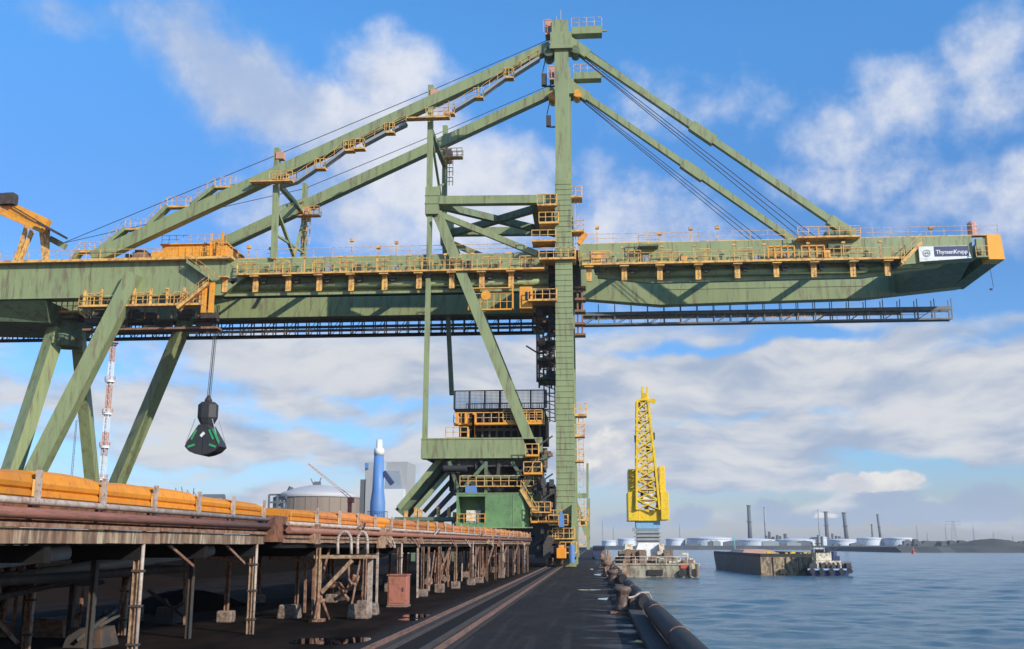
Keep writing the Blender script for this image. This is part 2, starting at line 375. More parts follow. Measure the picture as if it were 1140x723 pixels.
p = G(455, 690); puddle(p.x, p.y, .3, .5, 9)
for px, py, rx, ry, sd in ((676, 667, .4, .9, 2), (655, 657, .5, .6, 4), (668, 640, .5, 2.0, 6), (662, 634, .4, 2.2, 7), (712, 690, .25, .3, 10), (735, 712, .2, .5, 12)):
    p = G(px, py); puddle(min(p.x, 1.5), p.y, rx, ry, sd)
p = G(713, 715)
yv = []
for i in range(18):
    a = i/18*6.283; k = random.uniform(.7, 1.25); yv.append((p.x+math.cos(a)*.14*k, p.y+math.sin(a)*.35*k, .011))
MB().add(yv, [tuple(range(18))]).build('yellow_floor_mark', yellow, kind='structure')

# ------------------------------------------------------------------ conveyor trestles
def trestle(name, fx, ys, hood_bounds, zz, label, sec):
    """fx(y) gives the x of the front line"""
    y0, y1 = ys[0], ys[-1]
    t = empty(name, (fx(y0), y0, 0), label, 'conveyor', None)
    HB = zz
    def L(dx, z, a=None, b=None): a = y0 if a is None else a; b = y1 if b is None else b; return Vector((fx(a)+dx, a, z)), Vector((fx(b)+dx, b, z))
    # fascia in sheets
    fb = MB(); y = y0; fm = fascia if y0 < 20 else fascia2
    while y < y1-.05:
        yb = min(y+1.18, y1); a, b = L(random.uniform(0, .02), HB-.36 if y0 < 20 else HB-.30, y, yb-.02)
        fb.beam(a+Vector((0, 0, random.uniform(-.01, .01))), b, .05, .23 if y0 < 20 else .12); y = yb
    fb.build('fascia', fm, t)
    a, b = L(.02, HB-.20); MB().beam(a, b, .16, .07).build('edge_beam', rust, t)
    a, b = L(.14, HB-.03); MB().cyl(a, b, .085, 14).build('red_pipe', rustpipe, t, smooth=True)
    a, b = L(.12, HB+.15); MB().cyl(a, b, .055, 12).build('pale_pipe', palepipe, t, smooth=True)
    # deck
    dk = MB(); a0 = Vector((fx(y0)-.06, y0, HB-.30)); W = sec
    dk.add([(fx(y0)-.05, y0, HB-.26), (fx(y1)-.05, y1, HB-.26), (fx(y1)-W, y1, HB-.26), (fx(y0)-W, y0, HB-.26),
            (fx(y0)-.05, y0, HB-.50), (fx(y1)-.05, y1, HB-.50), (fx(y1)-W, y1, HB-.50), (fx(y0)-W, y0, HB-.50)],
           [(0, 1, 2, 3), (4, 7, 6, 5), (0, 4, 5, 1), (1, 5, 6, 2), (2, 6, 7, 3), (3, 7, 4, 0)])
    dk.build('deck', nearblackm, t)
    a, b = L(-.16, HB+.02); MB().beam(a, b, .04, .46).build('side_board', boardm, t)
    # hood covers
    for i, (a, b) in enumerate(zip(hood_bounds[:-1], hood_bounds[1:])):
        bm = MB(); st = []; ns = 7; bulge = random.choice((0, .01, .03)); hh = .33+random.uniform(-.03, .05); rz = random.uniform(-.015, .02); tl = random.uniform(-.03, .05)
        for k in range(ns+1):
            q = k/ns; yy = a+.05+(b-a-.1)*q; x = fx(yy)-.02; sg = bulge*math.sin(math.pi*q) + tl*(q-.5)
            zb = HB+.22
            prof = [(0, 0), (.02, .02), (.02, .09), (-.03, .12), (.01, .15), (.025, .22), (-.01, .28), (-.05, hh+sg-.02), (-.16, hh+sg+.03), (-.6, hh+sg+.06), (-1.0, hh+sg+.02), (-1.1, .2), (-1.1, 0)]
            st.append([(x+px_, yy, zb+pz) for px_, pz in prof])
        bm.hull(st); bm.build('hood_cover', hood if (b < 30 or i % 4 == 0) else hoodr, t, smooth=False)
        if b < 45:
            q_ = MB()
            for yy in (a+.09, b-.09): q_.box(fx(yy)+.012, yy-.02, zb+.01, fx(yy)+.03, yy+.02, zb+.27)
            q_.build_each('cover_strap', railm, t)
        MB().beam((fx(b)+.05, b, HB-.05), (fx(b)+.05+random.uniform(-.01, .01), b, HB+.22+.42), .06, .1).build('cover_stanchion', palepipe, t)
    return t
HB1 = 2.70
boardm = mat('soiled_orange_board', (.26, .10, .045), .8, c2=(.13, .06, .04), scale=2, stain=(.05, .035, .03), stain_amt=.6)
f1 = lambda y: -8.6
ybound = [8.6*1176/(661-x) for x in (10, 91, 153, 206, 247, 283)]
near_b = [ybound[0]-2.3*k for k in (4, 3, 2, 1)]+ybound
t1 = trestle('conveyor_trestle', f1, [6.2, 27.0], near_b, HB1, 'near stretch of the low conveyor trestle with orange belt hoods and streaked cream fascia', 15.)
def post(parent, x, y, ztop, twin=True, foot=False, m1=None):
    m1 = m1 or rust
    b = MB(); b.box(x-.055, y-.07, 0, x-.035, y+.07, ztop); b.box(x+.035, y-.07, 0, x+.055, y+.07, ztop); b.box(x-.035, y-.012, 0, x+.035, y+.012, ztop)
    pst = b.build('post', m1, parent)
    if twin:
        MB().cyl((x+.11, y-.05, 0), (x+.11, y-.05, ztop+.3), .036, 10).build('drain_pipe', palepipe, parent, smooth=True)
        s = MB()
        for z in (.35, 1.05, 1.7): s.box(x-.075, y-.1, z, x+.16, y+.02, z+.04)
        s.build('pipe_clamp', darkm, pst)
    if foot:
        f = MB(); hh = random.uniform(.3, .5); f.box(x-.22, y-.22, 0, x+.22, y+.22, hh); f.build('footing', conc, parent, bevel=.04)
for y in (12.6, 19.7, 26.55): post(t1, -8.72, y, HB1-.5, True, False, creampost)
for xr, ysr in ((-11.6, (9, 13, 17.2, 21.6, 26)), (-14.4, (8, 12.4, 16.8, 20.5, 25.2)), (-17.2, (8, 13.2, 18, 22.4, 26.3))):
    for y in ysr: post(t1, xr+random.uniform(-.3, .3), y, HB1-.5, xr > -12, random.random() < .6)
bm = MB()
for y in (9.5, 12.6, 16.2, 19.7, 23.1, 26.5):
    bm.box(-17.4, y-.1, HB1-.78, -8.66, y+.1, HB1-.503)
for x in (-11.6, -14.4, -17.2): bm.box(x-.1, 6.4, HB1-.80, x+.1, 27, HB1-.785)
bm.build_each('cross_beam', nearblackm, t1)
b = MB()
for y in (13.5, 20.6): b.cyl((-9.3, y+4.6, HB1-.62), (-12.5, y, HB1-1.25), .13, 12)
b.build_each('chute_pipe', greym, t1, smooth=True)
b = MB(); b.cyl((-10.4, 6.5, 1.52), (-10.4, 26.8, 1.62), .09, 10); b.cyl((-15.4, 6.5, 1.35), (-15.4, 26.8, 1.4), .12, 10); b.build_each('underdeck_pipe', darkm, t1, smooth=True)

jb = MB(); jb.box(-8.95, 26.9, HB1-.42, -8.3, 28.1, HB1+.26); jb.build('transfer_box', boardm, t1)
rr0 = random.Random(77)
for i in range(66):
    x = rr0.uniform(-21.5, -9.6); y = rr0.uniform(8, 27)
    if i % 3 == 0: post(t1, x, y, HB1-.5, False, rr0.random() < .4, darkm)
    elif i % 3 == 1: MB().beam((x, y, rr0.uniform(.1, 1)), (x+rr0.uniform(-1.2, 1.2), y+rr0.uniform(-2, 2), HB1-.5), .07, .09).build('diagonal_brace', rust if i % 2 else darkm, t1)
    else: MB().cyl((x, y-2, rr0.uniform(1.2, 2)), (x+rr0.uniform(-.5, .5), y+2.5, rr0.uniform(1.2, 2)), .06, 8).build('hanging_pipe', rust if i % 2 else darkm, t1)
for y in (21.2, 24.6):
    MB().beam((-8.75, y, HB1-.5), (-8.75, y+1.4, HB1-.95), .05, .06).build('diagonal_brace', rust, t1)
f2 = lambda y: -8.25+.0452*(y-28)
HB2 = 2.62
hb = [28.0]
while hb[-1] < 88: hb.append(hb[-1]+(2.35 if hb[-1] < 40 else 2.3)*random.uniform(.9, 1.1))
t2 = trestle('conveyor_trestle', f2, [27.6, 90], hb, HB2, 'long receding conveyor trestle on brown posts, running up to the green crane', 7.)
ypost = [31.0, 36.3, 41.2, 46.1, 50.1, 54.3, 59.4, 62.3, 65.5]+[69+3.3*i for i in range(7)]
for i, y in enumerate(ypost):
    post(t2, f2(y)-.05, y+random.uniform(-.3, .3), HB2-.5, i % 4 == 2, i in (1, 3, 4, 5, 6, 7, 10), creampost if i % 5 == 0 else rust)
    post(t2, f2(y)-2.6, y+random.uniform(-.8, .8), HB2-.5, False, i % 2 == 0)
    if i % 2 == 0: post(t2, f2(y)-5.4, y+random.uniform(-.8, .8), HB2-.5, False, True)
b = MB()
for y in ypost:
    b.box(f2(y)-6.8, y-.08, HB2-.75, f2(y)-.08, y+.08, HB2-.503)
b.build_each('cross_beam', nearblackm, t2)
for i in range(46):
    y = 29+rr0.random()**1.3*58; dx = rr0.uniform(-6.6, -.3)
    if i % 4 == 0: MB().beam((f2(y)+dx, y, 0), (f2(y)+dx+rr0.uniform(-.15, .15), y, HB2-.5), .07, .08).build('prop', rust, t2)
    elif i % 4 == 1: MB().beam((f2(y)-.1, y, rr0.uniform(.2, 1.2)), (f2(y)-.2, y+rr0.uniform(1, 2.5), HB2-.52), .05, .06).build('diagonal_brace', rust if i % 8 else creampost, t2)
    elif i % 4 == 2: MB().cyl((f2(y)+dx, y-2, rr0.uniform(1.3, 2.0)), (f2(y)+dx, y+3, rr0.uniform(1.3, 2.0)), .06, 8).build('hanging_pipe', rust, t2)
    else: MB().box(f2(y)+.03, y, HB2-.34+rr0.uniform(-.2, .1), f2(y)+.2, y+rr0.uniform(.3, .8), HB2+rr0.uniform(.05, .35)).build('junction_box', rust if i % 8 == 3 else creampost, t2)
for i in range(24):
    y = 33+i*2.35+rr0.uniform(-.5, .5); x = f2(y)-rr0.choice((.06, .9, 1.7)); MB().beam((x, y, 0), (x+rr0.uniform(-.05, .05), y, HB2-.5), .075, .09).build('slim_post', (rust, rust, palepipe)[i % 3], t2)
for i in range(12):
    y = 34+i*4.4; pts = [Vector((f2(y)+.12+.25*math.sin(math.pi*q/8), y+1.2*q/8, HB2-.1-.42*math.sin(math.pi*q/8)*(1 if i % 3 else -1))) for q in range(9)]
    MB().tube(pts, .035, 6).build('pipe_bend', palepipe if i % 2 else rust, t2, smooth=True)
for i, y in enumerate(ypost[4:]):
    if i % 2: continue
    b = MB(); b.beam((f2(y)-.05, y, 1.0), (f2(y+2.5)-.05, y+2.6, HB2-.55), .08, .1); b.beam((f2(y)-.05, y+.1, 1.9), (f2(y+1.5)-.05, y+1.6, .7), .07, .07); b.build('diagonal_brace', rust, t2)
# pipe rack (table frame with tangle of pipes) under first bays
def w2(x, z, y=31.2): return (x, y, z)
rk = empty('pipe_rack', (-8.0, 31.2, 0), 'rusty pipe support frame with diagonal brace and tangled pipes beneath the trestle', 'pipe rack')
ax = P(355, 640, 31).x; bx = P(409, 640, 31).x; zt = P(360, 622, 31).z
b = MB(); b.beam((ax, 31, 0), (ax, 31, zt), .13, .13); b.build('leg', creampost, rk)
b = MB(); b.beam((bx, 31.4, .2), (bx, 31.4, zt), .13, .13); b.build('leg', palepipe, rk)
b = MB(); b.box(ax-.15, 30.9, zt, bx+.15, 31.5, zt+.1); b.build('table_beam', creampost, rk)
b = MB(); b.beam(P(358, 660, 30.95), P(392, 624, 30.95), .09, .11); b.build('diagonal_brace', creampost, rk)
b = MB(); b.beam(P(356, 660, 31), P(350, 690, 30.6), .07, .07); b.beam(P(356, 662, 31), P(366, 690, 31.4), .07, .07); b.beam(P(352, 672, 31), P(362, 668, 31), .08, .08)
b.tube([P(366, 655, 31.6), P(378, 650, 31.6), P(384, 660, 31.4), P(392, 648, 31.5), P(395, 640, 31.5)], .06, 8)
b.tube([P(372, 668, 31.7), P(383, 662, 31.7), P(388, 668, 31.6), P(370, 645, 31.9), P(366, 640, 31.9)], .05, 8)
b.tube([P(388, 622, 31.2), P(388, 645, 31.2), P(392, 651, 31.2), P(397, 650, 31.2), P(399, 641, 31.2)], .04, 8)
b.build('loose_pipes', rust, rk, smooth=True)
b = MB()
for x0, x1 in ((376, 391), (398, 409)):
    pts = []
    for i in range(13):
        a = math.pi*i/12; cx_ = (x0+x1)/2; pts.append(P(cx_-(x1-x0)/2*math.cos(a), 603-11*math.sin(a), 31))
    pts = [P(x0, 617, 31)]+pts+[P(x1, 617, 31)]
    b.tube(pts, .045, 8)
b.build('pipe_loop', palepipe, rk, smooth=True)
b = MB(); b.box(ax-.2, 30.8, 0, ax+.2, 31.2, .08); b.build('base_plate', rust, rk)
# red cabinet
c0 = G(431, 676); cx0, cx1 = G(431, 676).x, P(452, 676, c0.y).x
cb = empty('control_cabinet', ((cx0+cx1)/2, c0.y, 0), 'faded red upright steel cabinet standing before the trestle posts', 'cabinet')
zt = P(440, 641, c0.y).z
MB().box(cx0, c0.y, .06, cx1, c0.y+.75, zt).build('body', redbox, cb, bevel=.015)
MB().box(cx0-.03, c0.y-.03, 0, cx1+.03, c0.y+.78, .055).build('plinth', conc, cb)
MB().box(cx0-.03, c0.y-.04, zt, cx1+.03, c0.y+.79, zt+.04).build('roof_plate', redbox, cb)
d_ = MB().box(cx0+.05, c0.y-.022, .14, cx1-.05, c0.y-.003, zt-.08).build('door', redbox, cb)
MB().box(cx1-.13, c0.y-.05, zt*.5, cx1-.1, c0.y-.024, zt*.5+.14).build('handle', darkm, d_)
# concrete blocks lying around
for px, py, s, lab in ((374, 658, .34, 'stained concrete block hanging under the pipe rack, with flat sides'), (411, 679, .3, 'pale-faced concrete footing block at the right foot of the pipe rack'), (322, 683, .33, 'rounded concrete block at the foot of the left under-deck post'), (400, 683, .35, 'dark concrete slab lying between the two footing blocks')):
    p = G(px, py+6); m = MB()
    m.hull([[(p.x-s, p.y-s*.8, 0), (p.x+s, p.y-s*.9, 0), (p.x+s*.95, p.y+s, 0), (p.x-s, p.y+s, 0)], [(p.x-s*.85, p.y-s*.7, s*1.3), (p.x+s*.8, p.y-s*.75, s*1.25), (p.x+s*.85, p.y+s*.8, s*1.3), (p.x-s*.8, p.y+s*.8, s*1.2)]])
    m.build('concrete_block', conc, bevel=.05, label=lab, cat='block', group='concrete blocks below the trestle')
# heaps in the yard
def mound(cx, cy, rx, ry, h, name, m, seed, z0=-.1, **kw):
    rr = random.Random(seed); n = 28; k = 8; vs = []; fs = []
    for j in range(k+1):
        q = j/k
        for i in range(n):
            a = 2*math.pi*i/n; w_ = 1+.12*math.sin(3*a+seed)+.07*math.sin(7*a+seed*2)
            vs.append((cx+math.cos(a)*rx*(1-q)*w_, cy+math.sin(a)*ry*(1-q)*w_, z0+h*(1-(1-q)**1.6)*(1+rr.uniform(-.06, .06))))
    for j in range(k):
        for i in range(n): fs.append((j*n+i, j*n+(i+1) % n, (j+1)*n+(i+1) % n, (j+1)*n+i))
    fs.append(tuple(k*n+i for i in range(n)))
    return MB().add(vs, fs).build(name, m, smooth=True, **kw)
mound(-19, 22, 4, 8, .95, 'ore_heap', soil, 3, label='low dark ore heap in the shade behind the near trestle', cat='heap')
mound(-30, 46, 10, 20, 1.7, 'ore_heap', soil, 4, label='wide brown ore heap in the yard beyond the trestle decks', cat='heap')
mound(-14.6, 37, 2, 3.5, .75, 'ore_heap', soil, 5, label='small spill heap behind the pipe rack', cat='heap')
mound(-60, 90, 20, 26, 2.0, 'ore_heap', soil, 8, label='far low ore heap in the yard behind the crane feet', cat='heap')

# added retaining wall, near-black to imitate shade, and scrap behind the trestle
b = MB(); y = 2
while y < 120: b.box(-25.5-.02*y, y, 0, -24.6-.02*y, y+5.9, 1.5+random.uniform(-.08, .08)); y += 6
b.build('retaining_wall', mat('shade_dark_concrete', (.010, .008, .007), .95, spec=0., scale=1), label='low added retaining wall coloured shade-dark in the yard behind the trestle posts', cat='wall')
rr = random.Random(44)
for i, (x, y) in enumerate(((-16.8, 17.2), (-13.6, 19.5), (-11.2, 23.2), (-13.3, 25.6), (-15.6, 22.1), (-12.3, 30.2), (-13.9, 12.3), (-18.2, 28), (-10.6, 43), (-11.8, 52))):
    m = MB(); h_ = rr.uniform(.25, .5); w_ = rr.uniform(.25, .5)
    m.hull([[(x-w_, y-.4, 0), (x+w_, y-.5, 0), (x+w_*.9, y+.5, 0), (x-w_, y+.4, 0)], [(x-w_*.8, y-.3, h_), (x+w_*.8, y-.4, h_*.9), (x+w_*.7, y+.4, h_), (x-w_*.8, y+.35, h_*.85)]])
    for j in range(3): m.beam((x+rr.uniform(-.6, .6), y+rr.uniform(-.6, .6), h_*.4), (x+rr.uniform(-.8, .8), y+rr.uniform(-.8, .8), h_+rr.uniform(.1, .5)), .07, .07)
    m.build('scrap_block', rust if i % 3 == 0 else darkm, label='rusty scrap and concrete lump lying in the shade under the trestle deck', cat='scrap', group='scrap lumps in the shade under the decks')
# ------------------------------------------------------------------ the green grab unloader
YN, YF = 112., 124.
cr = empty('ship_unloader', (-3, 116, 0), 'giant green ship unloader with tall mast and long boom reaching over the water', 'crane')
C = lambda px, py, Y=YN: P(px, py, Y)
# --- landside girder (near and far)
ZG, ZW, ZB = 34.4, 32.4, 30.1
XL, XK, XM = -84., -42.2, -4.6
m_ = MB()
m_.prismY([(XL, ZG), (XK+.1, ZG), (XK+3.2, ZW+.05), (XK+.3, ZB), (XL, ZB)][::-1], YN-.25, YN+1.6)
for x in (-67.6, -57.6, -46.2, -74): m_.box(x, YN-.30, ZB, x+.12, YN-.26, ZG)
m_.build('girder', green, cr)
m_ = MB(); m_.box(XK+.1, YN, ZW, XM, YN+1.6, ZG)
m_.box(XK+.12, YN+.9, ZB, XM, YN+1.5, ZW-.003)
m_.box(XK+.12, YN+.35, ZB, XM, YN+1.6, ZB+.28)
for i in range(9): m_.box(XK+4*i+3, YN-.035, ZW+.02, XK+4*i+3.1, YN-.003, ZG-.02)
m_.build('girder', green, cr)
m_ = MB(); m_.cyl((XK+.4, YN+.55, 31.2), (XM, YN+.55, 31.2), .42, 16); m_.build('pipe', green, cr, smooth=True)
m_ = MB(); m_.box(XL, YF-.8, ZB-.1, XM, YF+1., ZG)
for i in range(22): m_.beam((XL+44+1.65*i, YF-.84, ZB), (XL+44.9+1.65*i, YF-.84, ZW), .05, .05)
m_.build('girder', green, cr)
# deep bottom plate joining the girders at the landside end
m_ = MB(); m_.box(-84, YN+1.7, ZB+.1, -64.5, YF-.9, ZB+.5)
m_.hull([[(-84, YN-.1, 30.0), (-62.8, YN-.1, 30.0), (-62.8, YF, 30.0), (-84, YF, 30.0)], [(-80, YN+1, 28.2), (-63.5, YN+2.2, 27.8), (-63.2, YF-.5, 27.6), (-80, YF-1, 28.2)]])
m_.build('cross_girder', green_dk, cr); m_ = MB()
for i in range(4): m_.box(-60+13*i, YN+1.7, 33.6, -59.6+13*i, YF-.9, 34.2)
m_.build_each('cross_member', green_dk, cr)
# top walkway (edge) and railings
walkway(cr, XL, XK+1.5, YN-1.0, ZG+.16, w=1.2, thick=.3, sp=1.7)
walkway(cr, XK+1.8, XM-.2, YN+.1, ZG+.12, w=.8, thick=.1, sp=2.2, t=.045)
walkway(cr, XK+2.2, XM-.4, YN-1.1, ZW+.02, w=1.1, thick=.2, sp=1.25)
walkway(cr, -58.3, -43.5, YN-1.15, 29.05, w=1.3, thick=.25, sp=1.3)
b = MB()
for i in range(8):
    x = -57.9+1.95*i; b.box(x, YN-1.0, 29.05, x+.28, YN-.8, 30.9)
b.build_each('walkway_hanger', railm, cr)
# orange brackets below the walkway
def bracket(x, z0, z1, y):
    b = MB()
    j = random.uniform(-.08, .08); x += j
    for dx in (-.3, .06): b.box(x+dx, y, z0+j, x+dx+.24, y+.22, z1)
    b.box(x-.3, y-.02, z0+j-.003, x+.3, y+.25, z0+j+.12); b.box(x-.04, y+.03, z0+.2, x+.04, y+.18, z1); b.box(x-.5, y-.7, z1-.12, x+.5, y+.3, z1)
    r = b.build('walkway_bracket', railm, cr)
    b = MB(); b.cyl((x+.9, y+.1, z1-.5), (x+.9, y+.6, z1-.5), .28, 10); b.box(x+.55, y-.1, z1-.45, x+1.3, y+.4, z1-.12); b.build('lamp_box', darkm, r)
for px in (250.5, 285, 321, 356, 392, 429, 466, 503, 537, 570): bracket(C(px, 320).x, 30.35, 32.15, YN-.35)
def clutter(x0, x1, z, y, n, seed):
    r_ = random.Random(seed)
    for i in range(n):
        x = x0+(x1-x0)*(i+r_.uniform(.1, .9))/n; k_ = i % 3; b = MB()
        if k_ == 0:
            w_ = r_.uniform(.5, 1.1)
            for q in (-w_, w_, 0): b.beam((x+q, y+.1, z), (x+q, y+.1, z+1.35), .08, .08)
            for q in (.5, 1.0, 1.35): b.beam((x-w_, y+.1, z+q), (x+w_, y+.1, z+q), .08, .08)
            b.build('rail_gate', railm, cr)
        elif k_ == 1: b.box(x-.35, y+.5, z, x+.3, y+.9, z+r_.uniform(.5, 1.1)); b.build('equipment_box', r_.choice((darkm, greym, railm, green_dk)), cr)
        else: b.beam((x, y+.02, z), (x, y+.02, z+1.75), .08, .08); b.box(x-.18, y-.1, z+1.6, x+.2, y+.15, z+1.8); b.build('walkway_lamp', railm, cr)
clutter(XK+3, XM-1, ZW+.02, YN-1.1, 26, 1); clutter(.2, 32, 32.8, YN-1.1, 24, 2); clutter(-57, -44, 29.05, YN-1.15, 8, 3)
# stairs from top walkway down to mid walkway near px 190-245
def stair(name, a, b, m, w=.9, parent=None, rl=True, th=.16):
    a = Vector(a); b = Vector(b); mb = MB()
    for dy in (0, w): mb.beam(a+Vector((0, dy, 0)), b+Vector((0, dy, 0)), .07, th*2.2)
    n = max(3, int((b-a).length/.35))
    lo = Vector((0, w/2, -th*.9)); mb.beam(a+lo, b+lo, w-.1, .03)
    for i in range(n+1):
        p = a.lerp(b, i/n); mb.box(p.x-.1, p.y+.04, p.z-.02, p.x+.1, p.y+w-.04, p.z+.02)
    o = mb.build(name, m, parent or cr)
    if rl: r = MB(); r.railing([a, b], 1.0, 1.3, .05); r.build('railing', railm, o)
    return o
stair('stairway', C(208, 291, YN-1.3), C(238, 312, YN-1.3), green, .9)
stair('stairway', C(232, 315, YN-1.6), C(197, 343, YN-1.6), railm, .9)
# --- boom (waterside)
ZGb, ZWb, ZBb = 35.3, 32.75, 30.95
XB0, XB1 = -1.1, 44.9
XT = C(1005, 300).x
m_ = MB()
m_.prismY([(XB0, ZGb), (XB0, ZWb), (XT-2, ZWb), (XT-1.6, ZWb-.7), (C(1088, 290).x, 32.75), (XB1-3.2, 32.75), (XB1-3.2, ZGb)], YN, YN+1.6)
for i in range(8): m_.box(XB0+4.2*i+2, YN-.035, ZWb+.02, XB0+4.2*i+2.1, YN-.003, ZGb-.02)
m_.build('boom_girder', green, cr)
m_ = MB(); m_.prismY([(XB0+2, ZWb-.003), (XB0+2, ZBb+.7), (XB0+8, ZBb-.05), (30, ZBb+.1), (C(1050, 300).x, 32.1), (C(1060, 300).x, ZWb-.003)], YN+.9, YN+1.6)
m_.build('boom_girder', green, cr)
m_ = MB(); m_.cyl((XB0+5, YN+.6, 31.85), (30.5, YN+.6, 31.85), .4, 16); m_.cyl((30.5, YN+.6, 31.85), (36.5, YN+.6, 32.3), .3, 12); m_.build('pipe', green, cr, smooth=True)
m_ = MB()
m_.prismY([(XB0, ZGb), (XB0, 31.7), (P(735, 341, YF).x, 30.75), (P(960, 333, YF).x, 31.15), (P(1030, 325, YF).x, 31.9), (XB1-.7, 32.3), (XB1-.7, ZGb)], YF-.8, YF+.8)
m_.box(P(735, 341, YF).x, YF-.86, 32.6, 34, YF-.803, 32.75)
m_.build('boom_girder', green, cr)
# boom head: closed box between girders with slanted underside
m_ = MB()
m_.hull([[(36.5, YN+1.62, 32.2), (36.5, YF-.82, 31.6), (36.5, YF-.82, ZGb-.3), (36.5, YN+1.62, ZGb-.3)], [(XB1-3, YN+1.62, 32.75), (XB1-1.2, YF-.82, 32.35), (XB1-1.2, YF-.82, ZGb-.1), (XB1-3, YN+1.62, ZGb-.1)]])
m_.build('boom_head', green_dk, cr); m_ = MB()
for i in range(3): m_.box(3.5+12*i, YN+1.62, 34.3, 3.9+12*i, YF-.82, 34.9)
m_.build_each('cross_member', green_dk, cr)
m_ = MB(); a = C(1097, 262).x; m_.hull([[(a, YN-.35, 32.5), (XB1, YN-.35, 32.45), (XB1, YN+1.7, 32.45), (a, YN+1.7, 32.5)], [(a, YN-.35, 35.25), (XB1-.25, YN-.35, 35.25), (XB1-.25, YN+1.7, 35.25), (a, YN+1.7, 35.25)]])
MB().hull([[(a, YN+1.71, 32.5), (XB1-.05, YN+1.71, 32.45), (XB1-.05, YF+.5, 32.3), (a, YF+.5, 32.3)], [(a, YN+1.71, 35.2), (XB1-.3, YN+1.71, 35.2), (XB1-.3, YF+.5, 35.2), (a, YF+.5, 35.2)]]).build('end_bulkhead', green_dk, cr)
m_.build('end_plate', endor, cr)
m_ = MB(); xa, xb = C(1083, 280).x, C(1096.5, 280).x
m_.box(xa, YN-.9, 32.6, xb, YN-.4, 32.75); m_.box(xa+.25, YN-.5, 32.8, xb-.1, YN-.06, 34.8); m_.cyl(((xa+xb)/2, YN-.75, 33.3), ((xa+xb)/2, YN-.3, 33.3), .35, 12)
o = m_.build('winch_platform', green, cr); r = MB(); r.railing([(xa, YN-.88, 32.75), (xb, YN-.88, 32.75)], 1.1, .6, .06); r.build('railing', railm, o)
# sign
sx0, sx1 = C(1022, 280).x, C(1081, 280).x; sz1 = C(1050, 274.5, YN-.2).z; sz0 = C(1050, 291, YN-.2).z
sg = MB(); sg.prismY([(sx0, sz0-.02), (sx1-.1, sz0+.28), (sx1-.5, sz1+.02), (sx0, sz1)], YN-.30, YN-.12); sgo = sg.build('sign_board', whitem, cr, label='white sign board with round logo and navy name strip')
nx0 = C(1039, 280).x; nz0 = sz0+.52
MB().box(nx0, YN-.33, nz0, sx1-.35, YN-.303, sz1-.03).build('name_strip', navy, sgo)
def text(body, size, loc, m, parent, width=None, name='lettering'):
    cu = bpy.data.curves.new(name, 'FONT'); cu.body = body; cu.size = size; cu.extrude = .008; cu.align_x = 'LEFT'; cu.offset = .012
    o = bpy.data.objects.new('tmp', cu); COL.objects.link(o); bpy.context.view_layer.update()
    me = bpy.data.meshes.new_from_object(o.evaluated_get(bpy.context.evaluated_depsgraph_get())); bpy.data.objects.remove(o)
    xs = [v.co.x for v in me.vertices]; k = (width/(max(xs)-min(xs))) if width else 1
    org = worigin(parent)
    for v in me.vertices: x, y, z = v.co; v.co = (loc[0]+(x-min(xs))*k-org.x, loc[1]-z-org.y, loc[2]+y-org.z)
    me.materials.clear(); me.materials.append(m); o = bpy.data.objects.new(name, me); COL.objects.link(o); o.parent = parent; return o
text('ThyssenKrupp', .62, (nx0+.15, YN-.345, nz0+.28), whitem, sgo, width=(sx1-.35-nx0)-.3)
lg = MB(); lx = (sx0+nx0)/2-.02; lz = (sz0+sz1)/2+.06
def ringy(mb, x, z, r0, r1, y, a0=0, a1=2*math.pi, n=28, sq=1.):
    pa = [(x+math.cos(a0+(a1-a0)*i/n)*r1, z+math.sin(a0+(a1-a0)*i/n)*r1*sq) for i in range(n+1)]
    pb = [(x+math.cos(a0+(a1-a0)*i/n)*r0, z+math.sin(a0+(a1-a0)*i/n)*r0*sq) for i in range(n+1)]
    for i in range(n): mb.prismY([pa[i], pa[i+1], pb[i+1], pb[i]], y, y+.015)
ringy(lg, lx, lz, .33, .42, YN-.32); ringy(lg, lx, lz-.1, .14, .2, YN-.32); lg.prismY([(lx-.3, lz-.04), (lx+.3, lz-.04), (lx+.28, lz+.04), (lx-.28, lz+.04)], YN-.32, YN-.305)
ringy(lg, lx, lz+.08, .12, .17, YN-.32, 0, math.pi, 12)
lg.build('logo', mat('grey_logo_paint', (.22, .25, .28), .5), sgo)
# boom walkways
walkway(cr, XB0, XB1-.3, YN+.1, ZGb+.12, w=.8, thick=.1, sp=1.9, t=.045)
walkway(cr, XB0+.3, XT, YN-1.1, ZWb+.05, w=1.1, thick=.24, sp=1.25, ends=True)
for px in (656, 695, 735, 778, 821, 864, 907, 951, 989): bracket(C(px, 320).x, 30.9, 32.5, YN-.3)
stair('stairway', C(1004, 293, YN-1.2), C(1026, 270, YN-1.2), railm, .8)
MB().beam((C(658, 300).x, YN-.02, 33.5), (C(675, 300).x, YN-.02, 33.5), .2, 1.9).build('switch_cabinet', railm, cr)
fo = MB(); xa, xb = C(853, 280).x, C(915, 280).x
fo.railing([(xa, YN-1.15, 32.9), (C(882, 280).x, YN-1.15, 32.9)], 1.3, .8, .14); fo.railing([(C(890, 280).x, YN-1.15, 32.9), (xb, YN-1.15, 32.9)], 1.3, .9, .13)
fo.build('guard_frame', orange, cr)
